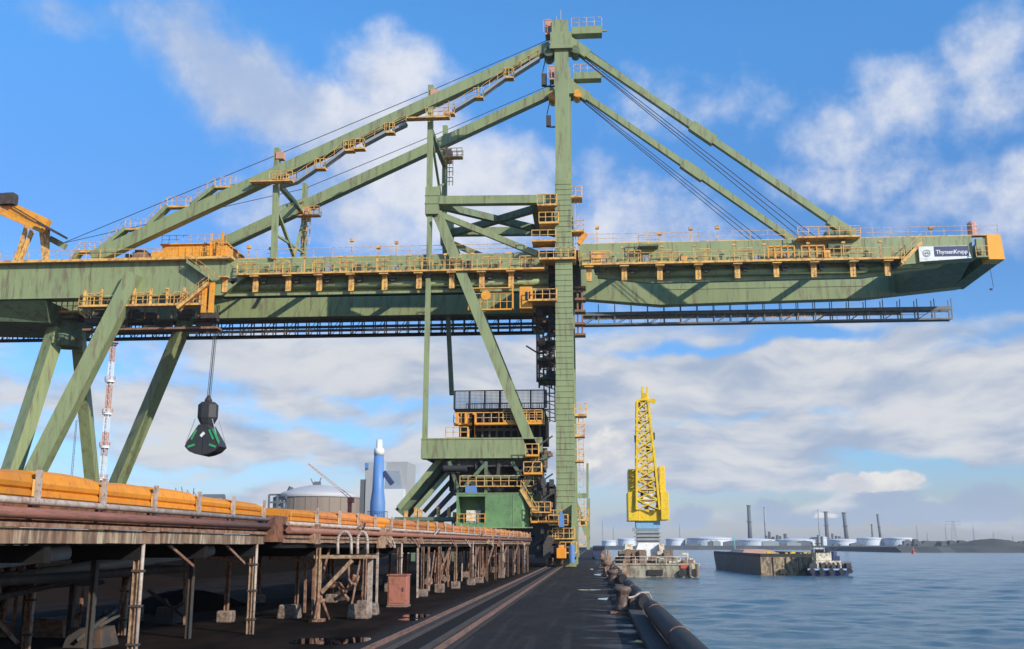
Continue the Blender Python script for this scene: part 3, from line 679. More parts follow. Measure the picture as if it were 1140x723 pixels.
# head platforms on boom at forestay foot
for px0, px1 in ((886, 955), (710, 732)):
    xa, xb = C(px0, 266).x, C(px1, 266).x; z = C(px0, 267).z if px0 > 800 else 34.75
    wk = MB().box(xa, YN-1.3, z-.2, xb, YN+1.4, z).build('stay_platform', railm if px0 > 800 else green_dk, cr)
    r = MB(); r.railing([(xa, YN-1.26, z), (xb, YN-1.26, z)], 1.05, 1.1, .07); r.build('railing', railm, wk)
b = MB(); xa = C(920, 260).x; b.box(xa, YN-.6, 34.0, xa+2.5, YN+.9, 34.6); b.box(C(918, 260).x, YN-.9, 35.3, C(945, 260).x, YN+.7, 36.0); b.build('stay_anchor', green_dk, cr)
# ropes hanging from the head
b = MB(); b.cyl(C(1101, 292, YN+.5), C(1106, 320, YN+.5), .03, 5); b.box(C(1105, 320).x-.1, YN+.4, C(1105, 322).z, C(1105, 320).x+.15, YN+.6, C(1105, 320).z); b.build('pull_chain', darkm, cr)
b = MB(); x = C(1085, 262).x; b.lathe((x, YN+.6, 35.4), [(.5, 0), (.5, 1.4), (.2, 1.7)], 10); b.build('beacon_housing', mat('pink_faded_plastic', (.6, .3, .25)), cr)
# --- service gantry (cable trough truss) hung at the far side
def gantry(x0, x1, zt, zb, y, m, name, step, diag, hang=None):
    b = MB()
    for yy in (y, y+1.1):
        b.beam((x0, yy, zt), (x1, yy, zt), .28, .3 if not diag else .42); b.beam((x0, yy, zb), (x1, yy, zb), .2, .2); n = int((x1-x0)/step)
        for i in range(n+1):
            x = x0+(x1-x0)*i/n; b.beam((x, yy, zb), (x, yy, zt), .12, .12)
            if diag and i < n and i % 2 == 0: b.beam((x, yy, zb), (x+(x1-x0)/n, yy, zt), .07, .07)
            if hang: b.beam((x, yy, zt), (x, yy, hang), .09, .09)
    b.build(name, m, cr)
a = P(650, 350, YF)
xe = P(1063, 350, YF).x
gantry(P(648, 350, YF).x, xe, P(700, 347.5, YF).z, P(700, 359, YF).z, YF+.9, gantm, 'service_gantry', 1.95, True, 31.3)
walkway(cr, P(648, 350, YF).x, xe, YF+1.1, P(700, 358, YF).z, w=.8, thick=.1, sp=1.95, mm=gantm, name='gantry_floor')
b = MB(); b.box(P(648, 350, YF).x, YF+1.15, P(700, 353, YF).z, xe-6, YF+1.5, P(700, 350, YF).z); b.build('cable_tray', gantm, cr)
gantry(XL, P(605, 360, YF).x, P(400, 353, YF).z, P(400, 371, YF).z, YF+.9, darkm, 'service_gantry', 1.4, True, 30.2)
b = MB(); zt, zb = P(400, 353, YF).z, P(400, 371, YF).z
for z in (zb+.55, zb+1.0): b.box(-62, YF+.95, z, P(605, 360, YF).x, YF+1.6, z+.22)
b.box(-62, YF+.8, zb-.1, P(605, 360, YF).x, YF+2.2, zb+.1)
b.build('cable_tray', darkm, cr)
# second lower platform by landside end
b = MB(); b.box(P(-60, 355, 118).x, 118, 28.6, P(30, 355, 118).x, 119.5, 28.9); b.beam(P(-20, 340, 118), P(36, 366, 118), .4, .4); b.build('underslung_platform', darkm, cr)
# --- mast
def mastleg(y, far):
    m = MB(); dz = 0
    xs = [(.0, -4.05, -1.85), (4.5, -3.95, -1.75), (6.2, -3.87, -1.82), (42.5, -3.72, -1.89), (44.5, -3.62, -2.0), (58.8, -3.62, -2.02)]
    st = [[(x0, y-1.0 if z < 44 else y-.8, z), (x1, y-1.0 if z < 44 else y-.8, z), (x1, y+.9, z), (x0, y+.9, z)] for z, x0, x1 in xs]
    m.hull(st)
    if not far:
        z = 6.6
        while z < 42.3:
            f = (z-6.2)/36.3; m.box(-3.87+f*.15+.03, y-1.055, z, -1.82-f*.07-.03, y-1.003, z+.1); z += .62
    # head
    m.box(-4.1, y-1.1, 58.9, -1.6, y+1.1, 60.6); m.box(-3.9, y-.9, 60.7, -2.0, y+.9, 62.2); m.box(-4.2, y-1.2, 58.5, -1.5, y+1.2, 58.85)
    return m.build('mast_leg', green, cr)
mastleg(YN-.4, False); mastleg(YF, True)
# mast cross ties
b = MB()
for z in (58.2, 44, 20, 9): b.box(-3.6, YN+.6, z, -2.2, YF-1.05, z+1.2)
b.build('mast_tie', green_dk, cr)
# head cantilevers and service bits
for y, (x1p, zz) in ((YN, (670, 31)), (YF, (672, 31))):
    xa = -1.6; xb = C(670, 31).x; b = MB().box(xa, y-.7, 60.7, xb, y+.7, 61.6)
    b.box(xb, y-.1, 61.2, xb+.6, y+.1, 61.35); o = b.build('head_cantilever', green, cr)
    r = MB(); r.railing([(xa, y-.66, 61.6), (xb, y-.66, 61.6)], 1.1, 1.0, .06); r.build('railing', railm, o)
    w_ = MB(); w_.box(-4.7, y-.8, 60.7, -4.1, y+.8, 60.9); w_.railing([(-4.9, y-.8, 60.9), (-4.0, y-.8, 60.9)], 1.6, .4, .1); w_.box(-4.7, y-.3, 61.0, -4.1, y+.3, 62.9); w_.build('sheave_housing', pinkp, cr)
    s = MB(); s.box(-5.2, y-.3, 54.6, -4.6, y+.3, 56.0); s.beam((-5.1, y, 56.2), (-4.6, y, 58.6), .1, .1); s.beam((-4.9, y, 54.5), (-3.6, y, 54.5), .15, .15); s.build('hoist_box', darkm, cr)
    s = MB(); s.cyl((-1.2, y-1.0, 58.6), (-1.2, y+1.0, 58.6), .5, 14); s.cyl((-4.3, y-1.1, 58.4), (-4.3, y+1.1, 58.4), .6, 14); s.build_each('sheave', orange if y > 120 else green_dk, cr, smooth=True)
b = MB(); b.cyl((-2.9, YN, 62.2), (-2.9, YN, 64.2), .05, 6); b.cyl((-3.4, YN, 62.2), (-3.4, YN, 63.4), .04, 6); b.build('antenna', greym, cr)
# ladders and landings on mast
def landing(px0, px1, py, y=YN-1, w=2.0, m=railm, h=1.1):
    a = C(px0, py, y); b_ = C(px1, py, y)
    o = MB().box(a.x, y, a.z-.22, b_.x, y+w, a.z).build('landing', m, cr)
    r = MB(); r.railing([(a.x, y+.04, a.z), (b_.x, y+.04, a.z)], h, .8, .08); r.railing([(b_.x-.04, y, a.z), (b_.x-.04, y+w, a.z)], h, .9, .08); r.build('railing', railm, o)
    return o
for px0, px1, py in ((634, 648, 218), (636, 650, 256), (640, 653, 461), (640, 651, 484), (640, 650, 512), (636, 655, 578)): landing(px0, px1, py)
landing(636, 640, 286)
for px0, px1, py in ((600, 641, 287), (592, 619, 267), (598, 620, 227), (588, 620, 333), (600, 622, 247)): landing(px0, px1, py, YN-1.9, 2.6)
for px0, px1, py in ((583, 603, 526), (591, 642, 580), (610, 635, 603), (585, 600, 506)): landing(px0, px1, py, YN-2.2, 2.6, orange)
b = MB()
for px in (644, 649): b.beam(C(px, 461), C(px+1.5, 577), .07, .07)
n = 24
for i in range(n): q = i/n; b.beam(C(644+1.5*q, 461+115*q), C(649+1.5*q, 461+115*q), .05, .05)
for px in (640, 643): b.beam(C(px, 215), C(px+1, 290), .07, .07)
b.build_each('ladder', railm, cr, k=99)
b = MB(); b.beam(C(654, 516), C(654, 553), .25, .25); b.beam(C(640, 552), C(655, 552), .3, .5); b.beam(C(641, 560), C(655, 600), .5, .5); b.beam(C(655, 555), C(655, 612), .35, .35); b.build('outrigger_frame', green, cr)
# cable floodlight on orange arm
b = MB(); b.beam(C(644, 272), C(652, 260), .5, .5); b.build('boom_latch', orange, cr)
# --- dark machinery clutter between girders and mast at hinge
rr = random.Random(11); b1 = MB(); b2 = MB(); b3 = MB()
for i in range(120):
    px = rr.uniform(598, 622); py = rr.uniform(292, 425)
    if py > 378 and px > 617: continue
    y = rr.uniform(YN+.5, YF-2); c = P(px, py, y); sx, sz = rr.uniform(.2, .8), rr.uniform(.1, .5)
    tgt = (b1, b1, b2, b3)[rr.randrange(4)]
    if rr.random() < .55: tgt.box(c.x-sx, y, c.z-sz, c.x+sx, y+.5, c.z+sz)
    else: tgt.beam(c, c+Vector((rr.uniform(-1.4, 1.4), rr.uniform(-1, 1), rr.uniform(-1, 1))), .14, .14)
for py in (300, 322, 345, 365, 385, 405, 425):
    z = C(600, py, 116).z; b1.box(-6.0, 113.5, z-.1, -3.9, 118.5, z+.1); b1.railing([(-6.0, 113.5, z), (-4.0, 113.5, z)], 1.0, .7, .07)
for x in (-6.0, -4.6): b1.beam((x, 114, 20), (x, 114, 33), .2, .2); b1.beam((x, 118.5, 20), (x, 118.5, 33), .2, .2)
b1.build_each('hinge_machinery', darkm, cr); b2.build_each('hinge_linkage', rust, cr); b3.build_each('hinge_bracket', green_dk, cr)
b = MB(); b.box(-5.6, YN+1.7, 30.2, -1, YF-1, 35.1); b.build('hinge_crosshead', darkm, cr)
b = MB()
for px in (605, 611, 617): b.beam(P(px, 368, 115), P(px+1, 470, 115), .14, .14)
for py in range(375, 470, 9): b.beam(P(605, py, 115), P(618, py+5, 115), .1, .1); b.beam(P(605, py, 115), P(618, py, 115), .12, .12)
b.build('lift_shaft', darkm, cr)
b = MB()
for px in (643, 648): b.beam(P(px, 320, 114), P(px+.3, 372, 114), .2, .2)
for py in (320, 333, 346, 360, 372): b.box(P(640, py, 114).x, 113.5, P(640, py, 114).z-.25, P(652, py, 114).x, 115, P(640, py, 114).z)
b.build('hinge_platforms', rust, cr)
# --- stays
def both(name, a, b, w, h, m=green, w2=None, h2=None, dyf=YF-YN, dyn=0.):
    a = Vector(a); b = Vector(b)
    for dy in (dyn, dyf): MB().beam(a+Vector((0, dy, 0)), b+Vector((0, dy, 0)), w, h, w2, h2).build(name, m, cr)
both('backstay', C(104, 288), C(613, 53), 1.2, 1.5, h2=1.15)
both('forestay', C(633, 47), C(948, 262), .7, .75)
for dy in (0, YF-YN):
    b = MB(); p0 = C(633, 47)+Vector((0, dy, 0)); p1 = C(948, 262)+Vector((0, dy, 0)); d = p1-p0
    for q in (.03, .49, .965): c = p0+d*q; b.beam(c-d.normalized()*1.6, c+d.normalized()*1.6, .9, 1.15)
    b.build_each('stay_joint', green, cr)
# stay frames
for px, pt, pb in ((308, 166, 289), (479, 96, 214)):
    n0, n1 = C(px+1, pt), C(px-3 if px < 400 else px-1, pb); 
    both('stay_post', n1, n0, .6, .75)
    b = MB(); f = Vector((0, YF-YN, 0)); e = C(px, pt+37 if px < 400 else pt+48)
    b.beam(e, e+f, .5, .5); 
    if px < 400:
        b.beam(C(px, 233), C(px, 292)+f, .35, .35); b.beam(C(px, 233), C(px-1, 185)+f, .35, .35); b.beam(C(px, 262), C(px-1, 250)+f, .25, .25)
        b.beam(C(px, 280)+Vector((0, 6, 0)), C(px, 205)+f, .3, .3)
    else:
        b.beam(e, C(px, 213)+f, .28, .28); b.beam(C(px, 213), C(px, 165)+f, .22, .22)
    b.build('stay_bracing', green, cr)
    xx = n0.x
    for dy, pz in ((0, pt+38), (YF-YN, pt+40)):
        z = C(px, pz).z-.2; y = YN+dy-1.6
        o = MB().box(xx-2.6 if dy == 0 else xx-.6, y, z-.15, xx+2.4, y+1.0, z).build('stay_landing', railm, cr)
        r = MB(); r.railing([(xx-.3, y, z), (xx+2.4, y, z)], 1.05, .7, .07); r.railing([(xx-.3, y+1, z), (xx+2.4, y+1, z)], 1.05, .7, .07); r.build('railing', railm, o)
    z = C(px, pt+8).z; b = MB(); b.box(xx, YN-.5, z-.5, xx+.9, YN+.4, z+.3); b.box(xx+.1, YF-1.0, z-4.2, xx+.9, YF+.2, z-2.6); b.build_each('rope_sheave_box', pinkp, cr)
    b = MB(); 
    for dz in (0, 1.3, 2.6): b.railing([(xx+.3, YF-1.2, z-7.6+dz), (xx+1.2, YF-1.2, z-7.6+dz)], 1.1, .45, .09)
    b.build('access_cage', railm, cr)
# stairs along near backstay
up_pts = [(78, 292), (88, 279), (111, 277), (139, 254), (162, 253), (186, 229), (212, 228), (239, 207), (262, 206)]
for i in range(len(up_pts)-1):
    a, b_ = up_pts[i], up_pts[i+1]; A = C(*a, YN-.5); B = C(*b_, YN-.5)
    if abs(A.z-B.z) < .8 and i > 0:
        z = A.z; o = MB().box(A.x, YN-.5, z-.24, B.x, YN+.4, z).build('stair_landing', railm, cr); r = MB(); r.railing([(A.x, YN-.5, z), (B.x, YN-.5, z)], 1.0, .6, .07)
        r.build('railing', railm, o)
    else: stair('stairway', A, B, green, .9, th=.2)
MB().box(C(258, 210).x, YN-.2, C(258, 216).z, C(262, 210).x, YN+.1, C(258, 206).z).build('stair_support', green, cr)
dn = [(312, 206), (330, 201), (352, 186), (360, 184), (384, 166), (392, 164), (404, 160), (430, 146), (437, 144), (452, 137)]
dn2 = [(496, 125), (504, 122), (529, 107), (536, 105), (563, 85), (570, 83), (600, 64)]
for pts in (dn, dn2):
    for a, b_ in zip(pts[:-1], pts[1:]):
        A = C(*a, YN-.7); B = C(*b_, YN-.7)
        if abs(a[1]-b_[1]) < 4.5:
            o = MB().box(A.x-.2, YN-.7, A.z-.22, B.x+.2, YN+.3, A.z).build('stair_landing', railm, cr); r = MB(); r.railing([(A.x-.2, YN-.7, A.z), (B.x+.2, YN-.7, A.z)], 1.0, .6, .07); r.build('railing', railm, o)
            MB().beam((A.x+.3, YN-.2, A.z), (A.x+.3, YN-.2, A.z+1.6), .12, .12).build('stair_support', green, cr)
        else: stair('stairway', A, B, greym, .9, th=.14)
# ropes
def rope(name, pts, r=.035, m=darkm):
    b = MB(); b.tube([Vector(p) for p in pts], r, 5); return b.build(name, m, cr)
rope('stay_rope', [C(70, 271), C(310, 172), C(480, 101), C(612, 44)], .045)
rope('stay_rope', [C(70, 271, YF), C(308, 172)+Vector((0, 12, 0)), C(480, 101)+Vector((0, 12, 0)), C(612, 44)+Vector((0, 12, 0))], .045)
for a, b_ in (((634, 52), (908, 264)), ((634, 54), (900, 265)), ((636, 56), (892, 266))): 
    rope('boom_rope', [C(*a), C(*b_)], .05); rope('boom_rope', [C(*a)+Vector((0, 12, 0)), C(*b_)+Vector((0, 12, 0))], .05)
rope('boom_rope', [C(638, 44), C(944, 259)], .05)
# --- waterside secondary frame: thin posts, head boxes, plan bracing, long diagonal
xf = C(482, 225).x
for dy in (0, YF-YN):
    b = MB(); b.box(xf-.8, YN-.6+dy, C(482, 240).z, xf+.75, YN+.6+dy, C(482, 210).z)
    for py in (220, 229): b.box(xf-.86, YN-.66+dy, C(482, py).z, xf+.81, YN+.66+dy, C(482, py).z+.12)
    b.build('frame_head', green, cr)
    MB().beam(C(478.5, 241)+Vector((0, dy, 0)), (C(473, 489)+Vector((0, dy, 0))) if dy == 0 else C(503, 440, YF), .52, .6).build('thin_post', green if dy == 0 else green_dk, cr)
    MB().beam(C(489, 243)+Vector((0, dy-.3 if dy == 0 else dy, 0)), C(599, 514)+Vector((0, dy-.3 if dy == 0 else dy, 0)), 1.0, 1.15).build('diagonal_leg', green, cr)
    MB().beam((xf+.8, YN+dy, C(540, 223).z), (-3.8, YN+dy, C(610, 223).z), 1.0, .95).build('portal_beam', green, cr)
    MB().beam(C(487, 238)+Vector((0, dy, 0)), C(598, 283)+Vector((0, dy, 0)), .6, .65).build('portal_brace', green, cr)
b = MB(); z = C(540, 226).z
b.beam((xf, YN, z), (-4, YF, z-.2), .7, .8); b.beam((xf, YF, z), (-4, YN+.3, z-.2), .7, .8); b.box(xf-.6, YN+.6, z-.3, xf+.4, YF-.6, z+.4); b.box(-6.5, YN+.7, z-.5, -4, YF-.6, z+.5)
b.build('plan_bracing', green_dk, cr)
b = MB(); b.box(C(476, 250).x, YF-1, ZG+.1, C(489, 250).x, YF+.3, C(476, 240).z-3); b.build('pylon_box', green_dk, cr)
# --- landside legs
feetN = C(-14, 628); 
YN2, YF2 = 110.5, 133.
tp = P(75, 368, 117.5)
legs = [(C(151, 306, YN-.6), P(-13, 628, YN2), 1.55, 1.9), (tp+Vector((-.9, -.8, 0)), P(-20, 628, YN2), 1.6, 1.7), (tp+Vector((.9, .8, 0)), P(111, 625, YF2), 1.3, 1.6), (P(209, 352, YF), P(94, 625, YF2), 1.4, 1.6)]
for a, b_, w_, h_ in legs: MB().beam(a, b_, w_, h_*.9, w_*1.05, h_).build('landside_leg', green, cr)
b = MB(); b.lathe((tp.x, tp.y, tp.z-1.5), [(1.6, -.6), (1.9, .6), (1.3, 1.4), (.9, 2.6)], 14); b.box(tp.x-1.5, tp.y-1.5, tp.z+1.2, tp.x+1.5, tp.y+1.5, tp.z+1.6)
b.build('leg_pivot', green_dk, cr)
o = MB().box(tp.x-1.8, tp.y-2.4, tp.z+1.7, tp.x+2.4, tp.y+1, tp.z+1.9).build('pivot_platform', railm, cr); r = MB(); r.railing([(tp.x-1.8, tp.y-2.4, tp.z+1.9), (tp.x+2.4, tp.y-2.4, tp.z+1.9)], 1.1, .7, .09); r.build('railing', railm, o)
b = MB(); b.beam(tp+Vector((2.4, -2.4, 1.8)), tp+Vector((5.6, -2.4, -.6)), .5, .2); b.railing([tp+Vector((2.4, -2.4, 1.8)), tp+Vector((5.6, -2.4, -.6))], 1., .8, .08); b.build('pivot_stair', railm, cr)
b = MB()
for i in range(26):
    px = random.uniform(90, 238); y = random.uniform(113, 122); p = P(px, random.uniform(347, 366), y)
    b.box(p.x-random.uniform(.3, 1.3), y, p.z-.3, p.x+random.uniform(.3, 1.2), y+.8, p.z+.35)
b.build_each('under_girder_machinery', darkm, cr)
b = MB(); b.box(P(96, 369, 114).x, 113, P(96, 369, 114).z-.12, P(245, 369, 114).x, 114.6, P(96, 369, 114).z+.12)
for i in range(10): x = P(100+15*i, 369, 114).x; b.beam((x, 114, 28.0), (x, 114, 30.2), .14, .14)
b.build('under_girder_walkway', rust, cr)
# --- operator cab and trolley near the mast
xa, xb = C(522, 330).x, C(572, 330).x; z0, z1 = C(540, 347).z, C(540, 323).z
tro = MB().box(xa, YN-.7, z0, xb, YN-.1, z0+.16).build('trolley_platform', orange, cr)
r = MB(); r.railing([(xa, YN-.66, z0), (xb, YN-.66, z0)], 1.9, .7, .07); r.railing([(xa+.04, YN-.66, z0), (xa+.04, YN-.66, z1)], 1.9, .7, .1); r.box(xa, YN-.7, z1, xb, YN-.55, z1+.12); r.cyl((xa+2, YN-.8, z1-.8), (xa+2, YN-.5, z1-.8), .55, 14)
for xx in (xa, xb-.15): r.box(xx, YN-.7, z0, xx+.15, YN-.55, z1)
r.build('railing', orange, tro)
xa, xb = C(579, 330).x, C(593, 330).x
cab = MB().box(xa, YN-1.2, z0, xb, YN+1, z1).build('operator_cab', orange, cr, bevel=.05)
MB().box(xb-.75, YN-1.23, z0+.9, xb-.2, YN-1.203, z1-.6).build('window', windowm, cab)
# landside portal under the girder: hangers for mid platform
b = MB()
for px in (228, 236): b.box(C(px, 340).x, YN-1.1, 27.9, C(px, 340).x+.5, YN-.7, 31.5)
b.build_each('walkway_hanger', orange, cr)
# --- orange machinery house on the girder top
xa, xb = C(170, 280).x, C(243, 280).x
hz = ZG+.2; hy = 114.5
mh = MB().box(xa, hy, hz, xb, hy+6, C(200, 273, hy).z).build('machinery_house', orange, cr, bevel=.04)
b = MB(); zt = C(200, 273, hy).z
for i in range(9): x = xa+.4+i*.85; b.box(x, hy-.06, hz+.2, x+.08, hy-.003, zt-.1)
b.box(xa-.2, hy-.25, zt, xb+.2, hy+6.2, zt+.12); b.build('roof', orange, mh)
b = MB(); b.railing([(xa, hy-.2, zt+.12), (xb, hy-.2, zt+.12)], 1.0, .9, .05); b.build('railing', railm, mh)
b = MB(); b.box(xb-1.5, hy-1.2, hz, xb-1.35, hy-1, zt+1); b.box(xb-.2, hy-1.2, hz, xb, hy-1, zt+1.2); b.railing([(xb-1.5, hy-1.2, hz+1.4), (xb, hy-1.2, hz+1.4)], 1.1, .5, .08); b.box(C(165, 280).x, hy-1.5, hz, C(190, 280).x, hy-.8, hz+1.3); b.build('guard_frame', orange, mh)
rr = random.Random(4); b = MB()
for i in range(14):
    x = rr.uniform(C(130, 280).x, xa+2); s_ = rr.uniform(.2, .6); b.box(x-s_, hy-1+rr.uniform(-.5, 1), hz, x+s_, hy+rr.uniform(0, 1), hz+rr.uniform(.4, 1.7))
b.build_each('winch_gear', rust, mh)
b = MB(); rr = random.Random(9)
for px in (110, 275, 300, 390, 420, 440, 665, 735, 770, 800, 1040):
    x = C(px, 280).x; z = ZG+.2 if px < 640 else ZGb+.1; h_ = rr.uniform(.8, 1.9); b.beam((x, YN+.5, z), (x, YN+.5, z+h_), .08, .08); b.box(x-.2, YN+.3, z+h_, x+.25, YN+.7, z+h_+.3)
b.build_each('lamp_post', railm, cr, k=2)
# --- hopper house, conveyors and lower machinery (waterside)
hy = 113.2
b = MB()
sb0, sb1 = C(470, 500).x, C(604, 500).x; zs0, zs1 = C(500, 510, YN-.8).z, C(500, 488.5, YN-.8).z
b.box(sb0, YN-.8, zs0, sb1, YN+.8, zs1); b.box(sb0, YN-.86, zs1-.1, sb1, YN+.9, zs1+.06); b.box(sb0, YN-.86, zs0-.06, sb1, YN+.9, zs0+.08)
b.build('sill_beam', green, cr)
b = MB(); b.box(sb0+.2, YF-.8, zs0, sb1, YF+.8, zs1); b.box(sb0, YN+.95, zs0+.1, sb0+1.4, YF-.85, zs1-.1); b.build('sill_beam', green_dk, cr)
def Zp(py, y): return P(560, py, y).z
hx0, hx1 = P(503, 470, hy).x, P(607, 470, hy).x
b = MB(); b.box(hx0+.8, hy+.2, zs1+.1, hx1, YF-1, Zp(459, hy)); b.build('hopper_body', nearblackm, cr)
b = MB()
for i in range(11): x = P(520+8*i, 470, hy).x; b.box(x, hy-.1, Zp(487, hy), x+.22, hy+.18, Zp(462, hy))
b.box(hx0+1, hy-.15, Zp(480, hy), hx1-1.5, hy+.15, Zp(477, hy)); b.build('hopper_rib', darkm, cr)
b = MB(); b.hull([[(P(507, 457, hy).x, hy, Zp(459, hy)), (P(606, 457, hy).x, hy, Zp(459, hy)), (P(606, 457, hy).x, YF, Zp(459, hy)), (P(507, 457, hy).x, YF, Zp(459, hy))], [(P(507, 457, hy).x-.2, hy-.3, Zp(455, hy)), (P(606, 457, hy).x, hy-.3, Zp(455, hy)), (P(606, 457, hy).x, YF, Zp(455, hy)), (P(507, 457, hy).x-.2, YF, Zp(455, hy))]]); b.build('hopper_rim', blackm, cr)
# wind screen
sc = MB(); wx0, wx1 = P(506, 446, hy).x, P(608, 446, hy).x; za, zb_ = Zp(455, hy)+.02, Zp(435.5, hy)
n = 74
for i in range(n+1): x = wx0+(wx1-wx0)*i/n; sc.box(x-.022, hy-.02, za, x+.022, hy+.02, zb_)
for i in range(13): z = za+(zb_-za)*i/12; sc.box(wx0, hy-.035, z-.014, wx1, hy-.022, z+.014)
sco = sc.build('wind_screen', screenm, cr)
b = MB()
for i in range(7): x = wx0+(wx1-wx0)*i/6; b.box(x-.1, hy-.15, za, x+.1, hy+.0-.04, zb_+.05)
b.box(wx0, hy-.15, zb_, wx1, hy+.05, zb_+.1); b.build('screen_frame', blackm, sco)
sc = MB()
for i in range(40): x = wx0+(wx1-wx0)*i/39; sc.box(x-.03, YF-.02, za, x+.03, YF+.02, zb_)
sc.box(wx0, YF-.1, zb_, wx1, YF+.1, zb_+.12); sc.build('wind_screen', screenm, cr)
for (px0, px1, py) in ((505, 606, 471), (496, 521, 487), (560, 604, 468)): landing(px0, px1, py, YN-.75 if py > 480 else YN-.1, 1.2, orange)
b = MB()
for px in (509, 519, 528): b.beam(C(px, 472, YN-.3), C(px, 460, YN-.3), .3, .3); b.beam(C(527, 488, YN-.5), C(527, 462, YN-.5), .25, .25)
b.build_each('platform_post', orange, cr)
# lower machinery: drum house
dy_ = 110.2
b = MB(); dx0, dx1 = P(508, 570, dy_).x, P(592, 570, dy_).x; dz0, dz1 = P(508, 587, dy_).z, P(508, 550, dy_).z; dxo = P(540, 570, dy_).x
R_ = []
oz0, oz1 = P(520, 582, dy_).z, P(520, 553, dy_).z
b.box(dx0, dy_, dz0, dx1-1, dy_+7, oz0); b.box(dx0, dy_, oz1, dx1-1, dy_+7, dz1); b.box(dx0, dy_, oz0, dx0+.2, dy_+7, oz1); b.box(dxo, dy_, oz0, dx1-1, dy_+7, oz1); b.box(dx0+.2, dy_+2.5, oz0, dxo, dy_+2.7, oz1)
b.hull([[(dx1-1, dy_, z), (dx1-.3, dy_+.5, z), (dx1, dy_+1.6, z), (dx1, dy_+7, z), (dx1-1, dy_+7, z)] for z in (dz0, dz1)])
dh = b.build('drum_house', green_br, cr)
b = MB(); b.box(dx0-.15, dy_-.1, dz0-.12, dx1+.1, dy_+7, dz0-.003); b.box(dx0-.1, dy_-.06, dz1, dx1+.1, dy_+7, dz1+.1); b.box(dx0+6.0, dy_-.04, dz0, dx0+6.07, dy_-.003, dz1); b.build('trim', green, dh)
b = MB(); b.box(P(518, 570, dy_).x, dy_+.9, oz0, P(534, 570, dy_).x, dy_+2, P(520, 568, dy_).z); b.build('control_unit', cream, dh)
b = MB(); b.railing([(dx0+.1, dy_-.1, oz0), (dxo, dy_-.1, oz0)], .9, .7, .08); b.build('railing', orange, dh)
b = MB(); b.box(P(518, 545, dy_).x, dy_, dz1+.12, P(530, 545, dy_).x, dy_+2, P(518, 541, dy_).z); b.build('tool_chest', bluep, dh)
b = MB()
b.box(P(515, 545, 114).x, 113.5, dz1+.1, P(560, 545, 114).x, 121, zs0-.5); b.box(P(500, 545, 116).x, 116, dz1+.6, P(604, 545, 116).x, 121, zs0-.3)
b.box(P(494, 516, 112).x, 112, zs0-.9, P(604, 516, 112).x, 122, zs0-.25)
for px in (512, 530, 556, 585, 597): b.beam(P(px, 512, 112), P(px+random.uniform(-8, 8), 552, 112), .35, .35)
b.beam(P(535, 512, 111.6), P(556, 550, 111.6), .3, .3); b.beam(P(560, 540, 111.6), P(590, 516, 111.6), .3, .3)
b.build('chute_machinery', darkm, cr)
for q in ((500, 514, 512, 551), (541, 514, 541, 549), (541, 516, 512, 548), (570, 514, 592, 549), (600, 520, 578, 549), (514, 531, 600, 531)):
    MB().beam(P(q[0], q[1], 111.2), P(q[2], q[3], 111.2), .32, .36).build('portal_strut', green_dk, cr)
o = MB().box(P(512, 541, 110.6).x, 110.6, P(540, 541, 110.6).z-.1, P(594, 541, 110.6).x, 111.4, P(540, 541, 110.6).z).build('mid_platform', railm, cr)
r = MB(); r.railing([(P(512, 541, 110.6).x, 110.6, P(540, 541, 110.6).z), (P(594, 541, 110.6).x, 110.6, P(540, 541, 110.6).z)], 1.05, .9, .07); r.build('railing', railm, o)
stair('stairway', P(598, 575, 110), P(580, 545, 110), railm, .8)
stair('stairway', P(583, 545, 110.5), P(600, 516, 110.5), green_dk, .8)
for (px0, px1, py) in ((492, 507, 524),): b = MB(); b.box(P(px0, py, 111).x, 111, P(px0, py, 111).z, P(px1, py, 111).x, 113, P(px0, py, 111).z+.5); b.cyl(P(494, 522, 110.8), P(520, 522, 110.8), .35, 10); b.build('drive_drum', blackm, cr)
# inclined yard conveyor gallery
g0, g1 = P(500, 508, 116), P(448, 572, 116)
b = MB(); b.beam(g0, g1, 3.5, 1.3); b.build_each('boom_conveyor', green_dk, cr)
both('conveyor_truss', P(503, 522, 113), P(462, 568, 113), .35, .45, green, dyf=6)
both('conveyor_truss', P(492, 510, 113), P(444, 566, 113), .5, .6, green, dyf=6)
b = MB(); b.beam(P(522, 530, 113), P(478, 577, 113), .45, .5); b.beam(P(515, 556, 113), P(487, 580, 113), .5, .55); b.build_each('lower_conveyor', blackm, cr)
b = MB(); b.box(P(440, 575, 113).x, 112.5, P(440, 580, 113).z, P(510, 575, 113).x, 118, P(440, 576, 113).z)
for px in (446, 460, 476, 492, 505): b.beam(P(px, 577, 113), P(px, 625, 113), .4, .4)
b.build('discharge_platform', green_dk, cr)
rr = random.Random(3); b = MB()
for px in (450, 461, 466, 486, 498, 504): b.box(P(px, 570, 112.6).x, 112.6, P(px, 577, 112.6).z, P(px+3, 570, 112.6).x, 113.4, P(px, 577-rr.uniform(6, 16), 112.6).z)
b.build_each('platform_cabinet', railm, cr)
